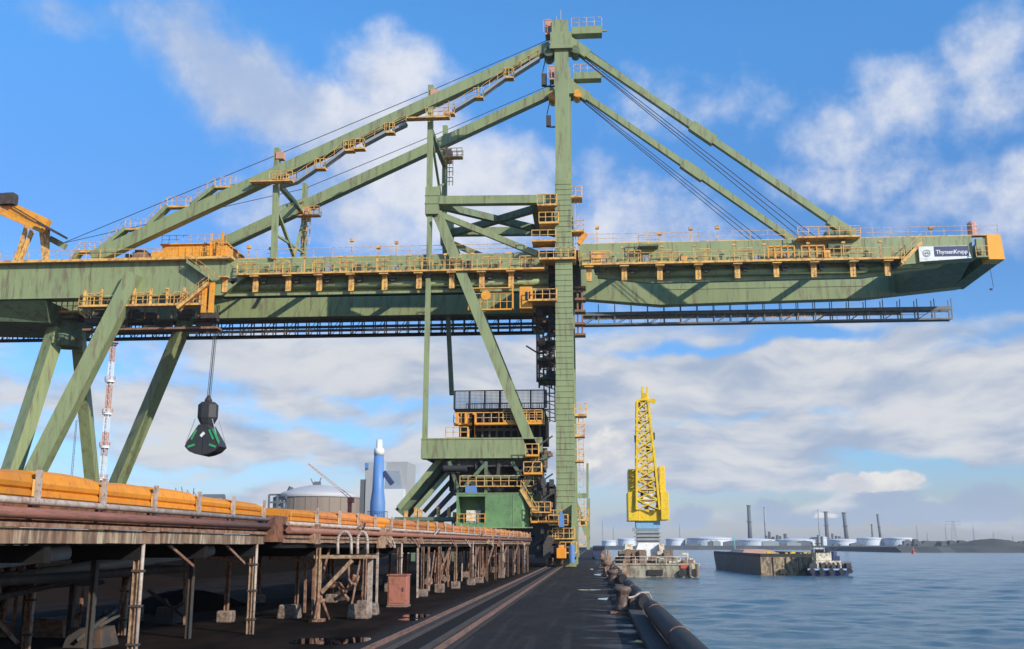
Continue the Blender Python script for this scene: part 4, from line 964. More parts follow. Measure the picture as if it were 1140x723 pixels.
# underside block and bogies
b = MB(); b.box(P(508, 592, 112).x, 111.5, 3.2, -4.6, 130, 4.4); b.build('bogie_beam', blackm, cr)
b = MB(); b.box(-5.2, 111.5, 2.5, -2.6, 135, 3.1); b.build('equaliser_beam', blackm, cr)
for i, y in enumerate((106.6, 109.3, 112, 114.7, 120, 123, 126)):

    bo = MB(); bo.box(-5.1, y, .9, -4.35, y+2.3, 2.3); bo.box(-3.6, y, .9, -2.9, y+2.3, 2.3); bo.box(-4.35, y+.4, 1.3, -3.6, y+1.9, 2.1); bo.beam((-4.7, y+1.1, 2.2), (-4.3, y+1.1, 3.0), .6, .8)
    bg = bo.build('bogie', darkm, cr)
    wh = MB()
    for x in (-4.72, -3.25):
        for dy in (.55, 1.75): wh.cyl((x-.09, y+dy, .68), (x+.09, y+dy, .68), .47, 18); wh.cyl((x-.14, y+dy, .68), (x+.14, y+dy, .68), .16, 10)
    wh.build_each('wheel', rust, bg, k=2)
# bits at the mast foot
b = MB(); b.box(-3.7, 104.8, .9, -2.75, 106.4, 1.9); b.box(-3.5, 105.2, 1.9, -2.95, 106, 2.2); b.build('buffer_housing', mat('safety_orange_paint', (.85, .30, .02), .5), cr, bevel=.05)
b = MB(); b.cyl((-2.2, 105.4, .5), (-2.2, 105.4, 2.1), .3, 14); b.cyl((-2.2, 105.4, 2.1), (-2.2, 105.4, 2.25), .2, 12); b.build('cable_reel', bluep, cr)
b = MB(); b.box(-3.5, 107.5, 4.0, -3.0, 108.3, 5.2); b.box(-3.4, 107.5, 5.2, -3.15, 108.3, 5.6); b.build('hydraulic_unit', bluep, cr)
for x0_, x1_, z_, y_ in ((-4.2, -1.9, 2.9, 108.4), (-4.6, -2.6, 4.3, 108.8), (-2.0, -.8, 2.3, 109), (-2.0, -.7, 4.2, 109), (-6.3, -4.4, 5.6, 109.2), (-3.4, -1.7, 1.5, 106.8)):
    o = MB().box(x0_, y_, z_-.12, x1_, y_+1.4, z_).build('foot_platform', railm, cr)
    r = MB(); r.railing([(x0_, y_+.04, z_), (x1_, y_+.04, z_)], 1.0, .55, .07); r.railing([(x1_-.04, y_, z_), (x1_-.04, y_+1.4, z_)], 1.0, .7, .07); r.build('railing', railm, o)
b = MB(); b.hull([[(-2.35, 108.9, 1.0), (-1.5, 108.9, 1.0), (-1.5, 110.6, 1.0), (-2.35, 110.6, 1.0)], [(-2.2, 108.9, 6.4), (-1.75, 108.9, 6.4), (-1.75, 110.6, 6.4), (-2.2, 110.6, 6.4)]]); b.build('foot_strut', green, cr)
b = MB(); b.box(-7.0, 112.4, 1.2, -4.1, 119, 8.6); b.box(-6.2, 111.4, .9, -4.0, 112.3, 4.8); b.build('portal_base', blackm, cr)
b = MB(); b.box(-6.7, 112.1, 5.2, -4.6, 112.39, 7.9); b.build('portal_panel', green_dk, cr)
rr = random.Random(21); b = MB(); b2 = MB()
for i in range(46):
    x = rr.uniform(-6.5, -1.6); z = rr.uniform(1, 12); y = rr.uniform(109, 111); s_ = rr.uniform(.1, .45)
    x = rr.uniform(-5.6, -4.3) if z > 2.5 else x; s_ *= .6
    (b if rr.random() < .7 else b2).box(x-s_, y, z-s_, x+s_, y+.6, z+s_*rr.uniform(.6, 2))
for k_ in range(6): b.beam((-6.6, 110.5, 2+2*k_), (-4.2, 110.5, 3.6+2*k_), .16, .16)
b.build_each('foot_machinery', darkm, cr); b2.build_each('foot_pipework', rust, cr)
# landside feet
for x, y in ((P(-15, 628, YN2).x, YN2), (P(102, 625, YF2).x, YF2)):
    b = MB(); b.box(x-1.6, y-4, .6, x+1.6, y+4, 2); b.build('landside_bogie', darkm, cr)

# ------------------------------------------------------------------ hanging grab
gy = 117.
gp = lambda px, py, dy=0.: P(px, py, gy+dy)
gt = gp(232, 448)
gb = empty('grab_bucket', gt, 'black clamshell grab bucket with bright green stripes hanging on ropes below the girder', 'grab')
b = MB()
for dx, dy in ((-.12, -.2), (.12, -.2), (-.12, .2), (.12, .2)): b.cyl(Vector((gt.x+dx+.45, gy+dy, 30.2)), Vector((gt.x+dx, gy+dy, gt.z)), .035, 6)
b.build('hoist_rope', blackm, gb)
b = MB(); c = gp(232, 447); b.lathe((c.x, gy, c.z), [(.12, .7), (.3, .4), (.45, .1), (.35, -.3)], 12); b.build('rope_socket', blackm, gb)
b = MB(); zt, zb_ = gp(232, 448).z, gp(232, 474).z; cx_ = gp(231.5, 460).x
def oct_(cx, cy, z, rx, ry): return [(cx+rx*math.cos(math.pi/8+i*math.pi/4)*1.05, cy+ry*math.sin(math.pi/8+i*math.pi/4)*1.05, z) for i in range(8)]
b.hull([oct_(cx_, gy, zt, .75, .7), oct_(cx_, gy, zt-.35, 1.12, .95), oct_(cx_, gy, zb_+.9, 1.12, .95), oct_(cx_, gy, zb_+.25, .8, .75), oct_(cx_, gy, zb_-.1, .62, .6)]); b.build('head_block', blackm, gb)
# shells
zs = {k: gp(232, k).z for k in (474, 482, 497, 500, 507, 505)}
for sg_ in (-1, 1):
    prof = [(0.0, 474), (.55, 474), (1.15, 483), (1.75, 492), (2.05, 498), (1.5, 503.5), (.75, 506.5), (0.02, 508)]
    poly = [(cx_+sg_*(x+.015), gp(232, py).z) for x, py in prof]
    b = MB(); b.prismY(poly, gy-1.25, gy+1.25); sh = b.build('shell', blackm, gb, bevel=.03)
    b = MB()
    b.beam((cx_+sg_*.75, gy-1.29, gp(0, 482).z), (cx_+sg_*1.3, gy-1.29, gp(0, 492.5).z), .06, .2); b.beam((cx_+sg_*.85, gy-1.29, gp(0, 498).z), (cx_+sg_*1.65, gy-1.29, gp(0, 500.5).z) if sg_ > 0 else (cx_+sg_*1.65, gy-1.29, gp(0, 500.5).z), .06, .24)
    if sg_ > 0: b.beam((cx_+1.2, gy-1.3, gp(0, 481).z), (cx_+2.0, gy-1.3, gp(0, 496).z), .07, .24)
    b.build('stripe', mat('bright_grab_green', (.04, .34, .11), .5), sh)
    b = MB(); b.cyl((cx_+sg_*1.0, gy-1.2, gp(0, 470).z), (cx_+sg_*1.95, gy-1.2, gp(0, 497).z), .05, 6); b.cyl((cx_+sg_*1.0, gy+1.2, gp(0, 470).z), (cx_+sg_*1.95, gy+1.2, gp(0, 497).z), .05, 6); b.build('closing_arm', greym, gb)
MB().beam((cx_-.2, gy-1.3, gp(0, 489).z), (cx_+.2, gy-1.3, gp(0, 485).z), .05, .32).build('maker_plate', whitem, gb)

# ------------------------------------------------------------------ orange maintenance crane standing on the girder
mc = empty('maintenance_crane', P(25, 285, 114), 'orange-yellow jib crane on pale legs standing on the landside end of the girder', 'crane')
b = MB(); A = P(-60, 197, 114); B = P(54, 250, 114); b.beam(A, B, .9, 1.1); b.build('jib', orange, mc)
b = MB(); b.beam(P(-60, 210, 112.6), P(50, 259, 112.6), .4, .45); b.beam(P(-60, 208, 117), P(52, 256, 117), .4, .5); b.build('lower_rail', orange, mc)
b = MB(); b.beam(P(-60, 186, 113.3), P(68, 262, 113.3), .12, .15); b.beam(P(46, 250, 112.8), P(70, 263, 112.8), 2.2, .25); b.build('jib_cap', darkm, mc)
for q in ((30, 252, 18, 290), (36, 257, 22, 292), (46, 255, 50, 290), (53, 255, 52, 290)):
    MB().beam(P(q[0], q[1], 113.5), P(q[2], q[3], 113.5), .4, .42).build('leg', railm, mc)
b = MB(); c = P(9, 222, 113); 
for i in range(9): b.box(c.x-1.2+random.uniform(0, 1.6), 112.6+random.uniform(0, 1), c.z-.6, c.x-.6+random.uniform(0, 1.6), 113.6+random.uniform(0, .4), c.z+random.uniform(-.1, .8))
b.build('trolley', darkm, mc)
b = MB(); b.beam(P(56, 266, 114.5), P(73, 275, 114.5), .5, .7); b.build('tip_arm', green, mc)
# ------------------------------------------------------------------ things beyond the trestle
def sc(px, Y): return P(px, 607, Y).x
D = 260.
x0, x1 = sc(410.5, D), sc(428, D); cx_ = (x0+x1)/2; zt = P(419, 490, D).z
t = empty('blue_chimney', (cx_, D, 0), 'bright blue chimney flared at its base with white cap behind the trestle', 'chimney')
zc = P(419, 507, D).z; zf = P(419, 560, D).z; zg = P(419, 546, D).z
MB().lathe((cx_, D, 0), [(1.95, 0), (1.9, zf), (1.5, zg), (1.2, zc)], 28).build('shaft', bluep, t, smooth=True)
MB().lathe((cx_, D, zc), [(1.3, 0), (1.3, 1.5), (.8, 1.9), (.75, zt-zc)], 24).build('cap', whitem, t, smooth=True)
b = MB()
for i in range(16):
    a = i*math.pi/8
    for k_ in range(4): b.beam((cx_+2.6*math.cos(a), D+2.6*math.sin(a), 2.6*k_), (cx_+2.6*math.cos(a), D+2.6*math.sin(a), 2.6*k_+2.6), .08, .08)
    for k_ in range(5): a2 = a+math.pi/8; b.beam((cx_+2.6*math.cos(a), D+2.6*math.sin(a), 2.6*k_), (cx_+2.6*math.cos(a2), D+2.6*math.sin(a2), 2.6*k_), .08, .08)
b.build('scaffold', darkm, t)
b = MB(); b.beam((cx_+1.3, D, P(0, 528, D).z), (cx_+3.6, D, P(0, 541, D).z), 1.2, 1.2); b.build('duct', navy, t)
D = 275.
t = empty('plant_building', (sc(425, D), D, 0), 'tall grey and white plant building with sloped top beside the blue chimney', 'building')
def bx(px0, px1, pyt, D0, dd=12, z0=0): return (sc(px0, D0), D0, z0, sc(px1, D0), D0+dd, P(0+px0, pyt, D0).z)
MB().box(*bx(404, 414, 515, D)).build('wall', clad, t); MB().box(*bx(399, 405, 534, D)).build('wall', stackm, t)
b = MB(); xa, xb = sc(427, D), sc(451, D); za, zb_, zc_, zd = [P(440, q, D).z for q in (514, 524, 545, 600)]
b.box(xa, D+1, 0, xb, D+14, za); b.build('wall', clad, t)
b = MB(); b.box(xa-.4, D-2, 0, xb-.4, D+.997, zc_); b.build('wall', cladw, t)
b = MB(); b.hull([[(xa, D-1, zc_+.05), (xb-1, D-1, zc_+.05), (xb-1, D+1, zc_+.05), (xa, D+1, zc_+.05)], [(xa, D+.4, zb_), (xb-2, D+.4, zb_), (xb-2, D+.99, zb_), (xa, D+.99, zb_)]]); b.build('roof', mat('slate_grey_sheet', (.24, .27, .31), .6), t)
MB().box(sc(404.2, D)+.1, D-1.2, P(410, 522, D).z, sc(408, D), D-.01, P(410, 516, D).z).build('penthouse', bluep, t)
D = 330.
cx_ = sc(352, D); R_ = sc(400, D)-cx_
t = empty('storage_tank', (cx_, D, 0), 'large brown storage tank with pale shallow dome roof behind the orange hoods', 'tank')
ze = P(350, 573-18, D).z
b = MB(); b.lathe((cx_, D, 0), [(R_, 0), (R_, ze)], 48)
for i in range(24):
    a = i*math.pi/12; b.box(cx_+R_*math.cos(a)-.12, D+R_*math.sin(a)-.12, 0, cx_+R_*math.cos(a)+.12, D+R_*math.sin(a)+.12, ze)
b.build('shell', tankbr, t)
zd = P(355, 540, D).z
MB().lathe((cx_, D, ze), [(R_+.3, .02), (R_*.8, (zd-ze)*.42), (R_*.5, (zd-ze)*.75), (R_*.2, (zd-ze)*.95), (.5, zd-ze)], 48).build('dome_roof', domem, t, smooth=True)
b = MB(); b.box(cx_-1.4, D-.8, zd, cx_+.6, D+.8, zd+1); b.beam((cx_-1.6, D, zd), (cx_-2.6, D, zd+2), .25, .25); b.beam((cx_, D, zd), (cx_+.8, D, zd+2.3), .25, .25); b.cyl((cx_-9, D-3, zd-3.2), (cx_-8, D-3, zd-.8), .8, 10); b.build('roof_vent', stackm, t)
# process skid left of tank
t = empty('process_skid', (sc(308, 300), 300, 0), 'small grey pipe frame building left of the brown tank', 'building')
b = MB(); xa, xb = sc(297, 300), sc(316, 300); z1 = P(300, 551, 300).z
for x in (xa, (xa+xb)/2, xb): b.beam((x, 300, 0), (x, 300, z1), .5, .5)
for z in (z1, z1-2.2, z1-4): b.beam((xa, 300, z), (xb, 300, z), .4, .5)
b.build('frame', stackm, t); MB().box(xa+1, 301, 0, xb-1, 304, z1-1.5).build('vessel', clad, t)
for k_, (px, py, lab) in enumerate(((204, 548, 'thin spiky antenna cluster on a rooftop behind the orange hoods'), (232, 551, 'small dark arched roof peeping above the orange hoods'))):
    t = empty('rooftop_equipment' if k_ == 0 else 'yard_shed', (sc(px, 300), 300, 0), lab, 'antenna' if k_ == 0 else 'shed')
    b = MB(); x = sc(px, 300); z1 = P(px, py+4, 300).z
    b.box(x-3, 300, 0, x+3, 305, z1)
    b.build('wall', clad, t); b = MB()
    if k_ == 0:
        for j in range(7): b.beam((x-3+j, 300, z1), (x-3+j+random.uniform(-1.2, 1.2), 300, z1+random.uniform(.8, 3)), .18, .18)
        b.build('mast', stackm, t)
    else: b.cyl((x-3.2, 302, z1), (x+3.2, 302, z1), 1.3, 12); b.build('roof', stackm, t)
# red derrick crane
D = 290.
t = empty('yard_crane', (sc(388, D), D, 0), 'small red yard crane with thin lattice jib in front of the brown tank', 'crane')
MB().beam((sc(388, D), D, 0), (sc(388, D), D, P(388, 556, D).z), 1.0, 1.0).build('tower', redp, t)
b = MB(); A = P(391, 557, D); B = P(343, 517, D); n = 14
for off in (0, .9): b.beam(A+Vector((0, 0, off)), B+Vector((0, 0, off*.3)), .16, .16)
for i in range(n): q = i/n; b.beam(A.lerp(B, q)+Vector((0, 0, .9*(1-q)+.27*q)), A.lerp(B, q+1/n), .1, .1)
b.build('jib', pinkp, t)
MB().box(sc(386, D), D-1, P(388, 560, D).z, sc(392, D), D+1, P(388, 554, D).z).build('cab', redp, t)
# red and white lattice mast
D = 260.
t = empty('lattice_mast', (sc(106, D), D, 0), 'tall red and white lattice mast with round platforms behind the landside legs', 'mast')
zt = P(103, 378, D).z; wd = .62; cx_ = sc(107.5, D)
for k_ in range(9):
    za, zb_ = zt*k_/9, zt*(k_+1)/9; b = MB(); q = wd*(1-.35*k_/9)
    for sx in (-q, q):
        for sy in (-q, q): b.beam((cx_+sx, D+sy, za), (cx_+sx, D+sy, zb_), .22, .22)
    nn = 4
    for j in range(nn): z0, z1 = za+(zb_-za)*j/nn, za+(zb_-za)*(j+1)/nn; b.beam((cx_-q, D-q, z0), (cx_+q, D-q, z1), .14, .14); b.beam((cx_+q, D+q, z0), (cx_-q, D+q, z1), .14, .14); b.beam((cx_-q, D-q, z1), (cx_+q, D-q, z1), .12, .12)
    b.build('mast_section', pinkp if k_ % 2 == 0 else whitem, t)
for py in (383, 424, 460, 497, 533):
    z = P(103, py, D).z; b = MB(); b.cyl((cx_, D, z-.5), (cx_, D, z), 1.25 if py > 400 else 1., 14); b.cyl((cx_, D, z), (cx_, D, z+.12), 1.4, 14); 
    b.build('platform', whitem if py != 383 else stackm, t); b = MB()
    for i in range(12): a = i*math.pi/6; b.beam((cx_+1.3*math.cos(a), D+1.3*math.sin(a), z), (cx_+1.3*math.cos(a), D+1.3*math.sin(a), z+1.1), .12, .12)
    b.build('railing', pinkp, t)
D = 420.
t = empty('radio_mast', (sc(72, D), D, 0), 'slim grey guyed radio mast faint against the clouds', 'mast')
b = MB(); zt = P(72, 468, D).z; x = sc(73, D)
for sx in (-.5, .5): b.beam((x+sx, D, 0), (x+sx*.5, D, zt), .15, .15)
for i in range(40): z0 = zt*i/40; b.beam((x-.45, D, z0), (x+.45, D, z0+zt/40), .1, .1)
b.build('lattice', stackm, t)
# ------------------------------------------------------------------ floating crane
D = 158.
fc = empty('floating_crane', (sc(724, D), D+8, -2.5), 'yellow lattice floating crane on an olive pontoon beside the quay', 'crane boat')
X_ = lambda px, dy=0: P(px, 607, D+dy).x
Z_ = lambda py, dy=0: P(724, py, D+dy).z
b = MB(); xa, xb = X_(684), X_(780); zt = Z_(627.5)
b.hull([[(xa, D, -3.2), (xb-2.2, D, -3.2), (xb-.6, D+2, -3.2), (xb-.6, D+26, -3.2), (xa, D+26, -3.2)], [(xa, D, zt), (xb-1.6, D, zt), (xb, D+2, zt), (xb, D+26, zt), (xa, D+26, zt)]])
b.box(xa-.1, D-.12, zt-.25, xb-1.7, D-.003, zt-.02)
pn = b.build('pontoon', pontm, fc)
b = MB(); b.box(X_(720), D-.25, Z_(640.5), X_(737), D-.01, Z_(634.5)); b.build('fender_recess', rubber, pn)
b = MB()
for px, r in ((758, .55), (772, .6)): b.cyl((X_(px), D-.5, Z_(638)), (X_(px), D-.05, Z_(638)), r, 16)
b.build_each('tyre_fender', rubber, pn)
b = MB(); b.box(X_(757), D-.2, Z_(633), X_(764), D-.02, Z_(629)); b.build('red_patch', redp, pn)
b = MB(); b.cyl((X_(775), D-.35, Z_(642)), (X_(775), D-.35, Z_(628)), .28, 10); b.cyl((X_(767), D-.35, Z_(642)), (X_(767), D-.35, Z_(630)), .22, 10); b.build_each('spud', conc, pn)
rr = random.Random(5)
b = MB(); b2 = MB(); b3 = MB()
for i in range(42):
    px = rr.uniform(688, 772); y = D+rr.uniform(.6, 6); h_ = rr.uniform(.3, 1.3)*(1.6 if px < 745 else .7); w_ = rr.uniform(.2, .9); x = X_(px); (b, b2, b3)[i % 3].box(x-w_, y, zt+.01, x+w_, y+rr.uniform(.5, 2), zt+h_)
b.box(X_(695), D+5, zt+.02, X_(713), D+12, Z_(612)); b.box(X_(697), D+6, zt+.02, X_(706), D+11, Z_(606)); b.box(X_(736), D+5, zt, X_(742), D+9, Z_(606))
b.beam((X_(767), D+3, zt), (X_(767), D+3, Z_(617)), .25, .25); b.beam((X_(757), D+3, Z_(617)), (X_(768), D+3, Z_(617)), .2, .3)
b.build('deckhouse', cream, fc); b2.build_each('deck_gear', conc, fc); b3.build_each('deck_winch', rust, fc)
b = MB(); b.railing([(xa, D+.2, zt), (xb-2, D+.2, zt)], 1., 1.6, .07); b.build('railing', cream, fc)
b = MB(); cx_ = X_(724.5); yc = D+8
b.hull([[(cx_-q, yc-q2, z), (cx_+q, yc-q2, z), (cx_+q, yc+q2, z), (cx_-q, yc+q2, z)] for q, q2, z in ((2.1, 2, zt+.05), (1.9, 1.9, Z_(612, 8)), (1.5, 1.6, Z_(604, 8)))]); b.build('pedestal_base', whitem, fc)
b = MB(); b.box(cx_-1.7, yc-1.7, Z_(604, 8)+.02, cx_+1.7, yc+1.7, Z_(590, 8)); 
for py in (594, 598, 602): b.box(cx_-2.0, yc-1.95, Z_(py, 8), cx_+2.0, yc+1.95, Z_(py, 8)+.15)
b.box(cx_-2.4, yc-2, Z_(592, 8), cx_-1.75, yc-1, Z_(588, 8)); b.build('pedestal', greym, fc)
MB().box(cx_-1.85, yc-2, Z_(589, 8), cx_+1.85, yc+2, Z_(580.5, 8)).build('slewing_ring', lblue, fc)
b = MB(); b.box(X_(711.5, 6), yc-2.4, Z_(580, 6), X_(737.5, 6), yc+3, Z_(568, 6)); mh = b.build('machine_deck', yellow, fc)
for (pa, pb, ya, yb) in ((700, 711, 528, 580), (736.5, 745.5, 525, 579)):
    b = MB(); b.box(X_(pa, 6), yc-3, Z_(yb, 6), X_(pb, 6), yc+5, Z_(548, 6)); b.box(X_(pa+1.5 if pa < 720 else pa, 6), yc-1.5, Z_(548, 6)+.01, X_(pb if pa < 720 else pb-2.5, 6), yc+4, Z_(ya-6, 6)); b.build('counterweight_house', yellow, fc, bevel=.05)
# lattice jib tower
b = MB(); zb0, zb1, zb2 = Z_(568, 6), Z_(520, 6), Z_(446, 6); q0, q1, q2 = 1.75, 1.45, .85; cxt = X_(719.5, 6)
def corner(z):
    if z < zb1: f = (z-zb0)/(zb1-zb0); q = q0+(q1-q0)*f; c = cx_+.0+(cxt+.25-cx_)*f
    else: f = (z-zb1)/(zb2-zb1); q = q1+(q2-q1)*f; c = cxt+.25+(-.25)*f
    return [Vector((c+sx*q, yc-2+sy*q*.8+ (1.2 if sy > 0 else 0), z)) for sx, sy in ((-1, -1), (1, -1), (1, 1), (-1, 1))]
lv = [zb0+(zb2-zb0)*i/11 for i in range(12)]
for z0, z1 in zip(lv[:-1], lv[1:]):
    A = corner(z0); B = corner(z1)
    for i in range(4):
        b.beam(A[i], B[i], .34, .34); j = (i+1) % 4; b.beam(A[i], B[j], .17, .17); b.beam(A[j], B[i], .17, .17); b.beam(B[i], B[j], .2, .2)
b.build('lattice_jib', yellow, fc)
T = corner(zb2); b = MB()
for px in (715, 720.5): b.beam(P(px, 447, yc-2), P(px, 431, yc-2), .35, .5); 
b.beam(P(712, 446, yc-2), P(728, 446, yc-2), .9, .5); b.cyl(P(717, 441, yc-2.5), P(717, 441, yc-1), .5, 12); b.cyl(P(727, 447, yc-2.5), P(727, 447, yc-1), .45, 12); b.build('jib_head', yellow, fc)
b = MB(); 
for px, py in ((711, 452), (708.5, 489), (727, 486), (712, 468), (722, 500)): p = P(px, py, yc-2.6); b.box(p.x-.3, p.y, p.z-.5, p.x+.3, p.y+.5, p.z+.6)
b.build_each('lamp', darkm, fc)
b = MB()
for py in (560, 545, 530): z = Z_(py, 6); b.railing([(cx_-1.9, yc-3, z), (cx_+1.8, yc-3, z)], 1., .6, .07)
for i in range(16): p = P(rr.uniform(714, 734), rr.uniform(528, 566), yc-1); s_ = rr.uniform(.2, .5); b.box(p.x-s_, p.y, p.z-s_, p.x+s_, p.y+.8, p.z+s_)
b.build_each('machinery_frame', mat('ochre_paint', (.5, .30, .05), .6), fc)
MB().box(cx_-.7, yc-3.1, Z_(562, 6), cx_+.7, yc-2.6, Z_(550, 6)).build('cab', whitem, fc)
b = MB(); b.cyl((cx_-.1, yc-2.6, Z_(446, 6)), (cx_+.2, yc-2.6, Z_(560, 6)), .05, 5); b.build('hoist_rope', darkm, fc)
# ------------------------------------------------------------------ barge and push boat
bow = G(795, 633, -2.5); cor = G(847, 640.5, -2.5); ste = G(932, 640.5, -2.5)
ba = empty('cargo_barge', (cor.x, cor.y, -2.5), 'long open rusty brown cargo barge with scraped tan end lying in the harbour', 'barge')
wv = Vector((ste.x-cor.x, ste.y-cor.y, 0)); lv_ = Vector((bow.x-cor.x, bow.y-cor.y, 0))
def at(u, v, z): p = Vector((cor.x, cor.y, 0))+lv_*u+wv*v; return (p.x, p.y, z)
zt = P(847, 620.5, cor.y).z
b = MB()
b.hull([[at(0, 0, -3.2), at(0, 1, -3.2), at(.93, 1, -3.2), at(.99, .5, -3.2), at(.93, 0, -3.2)], [at(0, 0, zt), at(0, 1, zt), at(1, 1, zt+.25), at(1.06, .5, zt+.3), at(1, 0, zt+.25)]])
b.build('hull', hullbr, ba)
b = MB(); b.hull([[at(-.004, .0, -2.6), at(-.004, 1, -2.6), at(0, 1, -2.6), at(0, 0, -2.6)], [at(-.004, 0, zt+.02), at(-.004, 1, zt+.02), at(0, 1, zt+.02), at(0, 0, zt+.02)]]); b.build('end_plate', hulltan, ba)
b = MB()
for (u0, v0, u1, v1) in ((.02, .02, 1, .02), (.02, .98, 1, .98), (.02, .02, .02, .98), (1, .02, 1, .98)): b.beam(at(u0, v0, zt+.28), at(u1, v1, zt+.42 if u1 > .5 else zt+.28), .35, .55)
b.build('coaming', rubber, ba)
b = MB(); rr = random.Random(8)
for i in range(16): 
    v = rr.uniform(.05, .95); p = at(rr.uniform(.03, .08), v, zt); s_ = rr.uniform(.12, .32); b.box(p[0]-s_, p[1]-s_, zt+.5, p[0]+s_, p[1]+s_, zt+.5+s_)
b.build('deck_fitting', yellow, ba)
b = MB(); b.hull([[at(.62, .2, zt+.3), at(.62, .8, zt+.3), at(.97, .8, zt+.35), at(.97, .2, zt+.35)], [at(.68, .3, zt+1.0), at(.68, .7, zt+1.0), at(.93, .7, zt+1.1), at(.93, .3, zt+1.1)]]); b.build('hatch_cover', mat('faded_salmon_paint', (.62, .33, .22), .7), ba)
b = MB(); b.beam(at(1.04, .4, zt+.3), at(1.06, .4, zt+4), .15, .15); b.build('bow_pole', tealp, ba)
b = MB()
for i in range(0, 13, 2): b.hull([[at(-.008, i/12-.003, z), at(-.008, i/12+.003, z), at(-.0045, i/12+.004, z), at(-.0045, i/12-.004, z)] for z in (-2.5, zt)])
b.build('hull_rib', hullbr, ba)
b = MB(); b.hull([[at(-.016, .24, z), at(-.016, .33, z), at(-.0045, .33, z), at(-.0045, .24, z)] for z in (-2.3, -1.6)]); b.build('fender_block', rubber, ba)
D = 168.
tb = empty('push_boat', (X_(922), D, -2.5), 'small dark blue push boat with stacked white wheelhouse at the barge stern', 'boat')
X2 = lambda px: P(px, 607, D).x
Z2 = lambda py: P(920, py, D).z
b = MB(); L0, L1 = X2(897), X2(951)
b.hull([[(L0+1, D, -3), (L1-2.5, D, -3), (L1-1, D+2, -3), (L1-2.5, D+4, -3), (L0+1, D+4, -3)], [(L0, D-.3, -1.3), (L1-1.2, D-.3, -1.3), (L1, D+2, -1.1), (L1-1.2, D+4.3, -1.3), (L0, D+4.3, -1.3)]]); b.build('hull', navy, tb)
b = MB(); b.box(L0, D-.45, -1.62, L1-1.5, D-.31, -1.38); b.build('rubbing_strake', mat('pale_blue_paint', (.35, .5, .7), .5), tb)
b = MB(); b.box(X2(908), D+.4, -1.29, X2(936), D+3.6, -.2); b.box(X2(909), D+.7, -.15, X2(926), D+3.3, 1.0); hs = b.build('superstructure', cream, tb)
b = MB(); b.box(X2(907), D+.9, 1.2, X2(919), D+3.1, Z2(610)); wh_ = b.build('wheelhouse', whitem, tb)
b = MB(); b.box(X2(907.6), D+.87, Z2(616), X2(918.4), D+.897, Z2(612)); b.box(X2(906.9), D+1.1, Z2(616), X2(907)-.003, D+2.9, Z2(612)); b.build_each('window', windowm, wh_)
b = MB(); 
for px in (911, 916, 921, 926, 931): b.box(X2(px), D+.37, -.95, X2(px+2.4), D+.397, -.45)
b.build_each('window', windowm, hs)
b = MB(); b.beam((X2(913), D+2, Z2(610)), (X2(913), D+2, Z2(602)), .12, .12); b.beam((X2(908), D+2, Z2(610)), (X2(906), D+2, Z2(604)), .15, .15); b.box(X2(910), D+1.8, Z2(606), X2(917), D+2.1, Z2(605)); b.railing([(X2(908), D+.5, 1.0), (X2(926), D+.5, 1.0)], .9, .6, .06); b.railing([(X2(936), D+.2, -1.25), (X2(947), D+.6, -1.25)], .9, .6, .06); b.build('mast', darkm, tb)
b = MB(); rr = random.Random(2)
for i in range(30): x = rr.uniform(X2(900), X2(945)); s_ = rr.uniform(.08, .28); b.box(x-s_, D+rr.uniform(0, .5), -1.28, x+s_, D+1.8, -1.2+s_*2.4)
b.build('deck_gear', darkm, tb)
b = MB()
for px, r in ((902, .42), (912, .4), (923, .42), (934, .4), (944, .36)): b.cyl((X2(px), D-.62, -1.75), (X2(px), D-.46, -1.75), r, 14)
b.build_each('tyre_fender', rubber, tb)
b = MB(); b.box(X2(919), D+1, 1.01, X2(925), D+3, 1.9); b.box(X2(927), D+.6, -.19, X2(935), D+3, .5); b.beam((X2(926), D+2, .5), (X2(938), D+2, 2.2), .14, .14); b.build('deck_crane', navy, tb)
b = MB(); b.cyl((X2(929), D+1.2, -.2), (X2(929), D+1.2, 1.2), .35, 12); b.cyl((X2(933), D+2.8, -.2), (X2(933), D+2.8, 1.2), .35, 12); b.build_each('funnel', navy, tb)
# ------------------------------------------------------------------ far shore
def bank(poly_y0, poly_y1, x0, x1, z, name):
    b = MB(); n = 60; st = []
    rr = random.Random(3)
    for i in range(n+1):
        x = x0+(x1-x0)*i/n; h_ = z+rr.uniform(-.25, .3); k_ = rr.uniform(-6, 6)
        st.append([(x, poly_y0+k_, -3), (x, poly_y0+14+k_, h_), (x, poly_y1, h_), (x, poly_y1, -3)])
    b.hull(st); return b.build(name, farrock, kind='structure')
bank(1090, 2400, 3, 900, 1.4, 'far_shore')
bank(690, 900, P(1005, 612, 690).x, 900, 1.0, 'spit_terrain')
mound(P(1110, 607, 760).x, 770, 30, 25, 5.6, 'spit_mound', farrock, 6, z0=.8, kind='structure')
def ftank(pl, pr, pt, D, lab, m=None):
    x0, x1 = sc(pl, D), sc(pr, D); r = (x1-x0)/2; c = (x0+x1)/2; h_ = P((pl+pr)/2, pt, D).z
    t = empty('storage_tank', (c, D, 1.2), lab, 'tank', 'storage tanks on the far shore')
    MB().lathe((c, D+r, 1.2), [(r, 0), (r, h_-1.2), (r*.6, h_-1.2+r*.05), (.5, h_-1.2+r*.08)], 40).build('shell', m or tankm, t)
    b = MB(); b.lathe((c, D+r, h_-1.4), [(r+.5, 0), (r+.5, .35)], 40); b.build('rim_walkway', greym, t)
    b = MB(); b.beam((c-r*.62, D+r*.2, 1.4), (c-r*.35, D+r*.05, h_-1.3), .3, .25); b.build('stair', stackm, t)
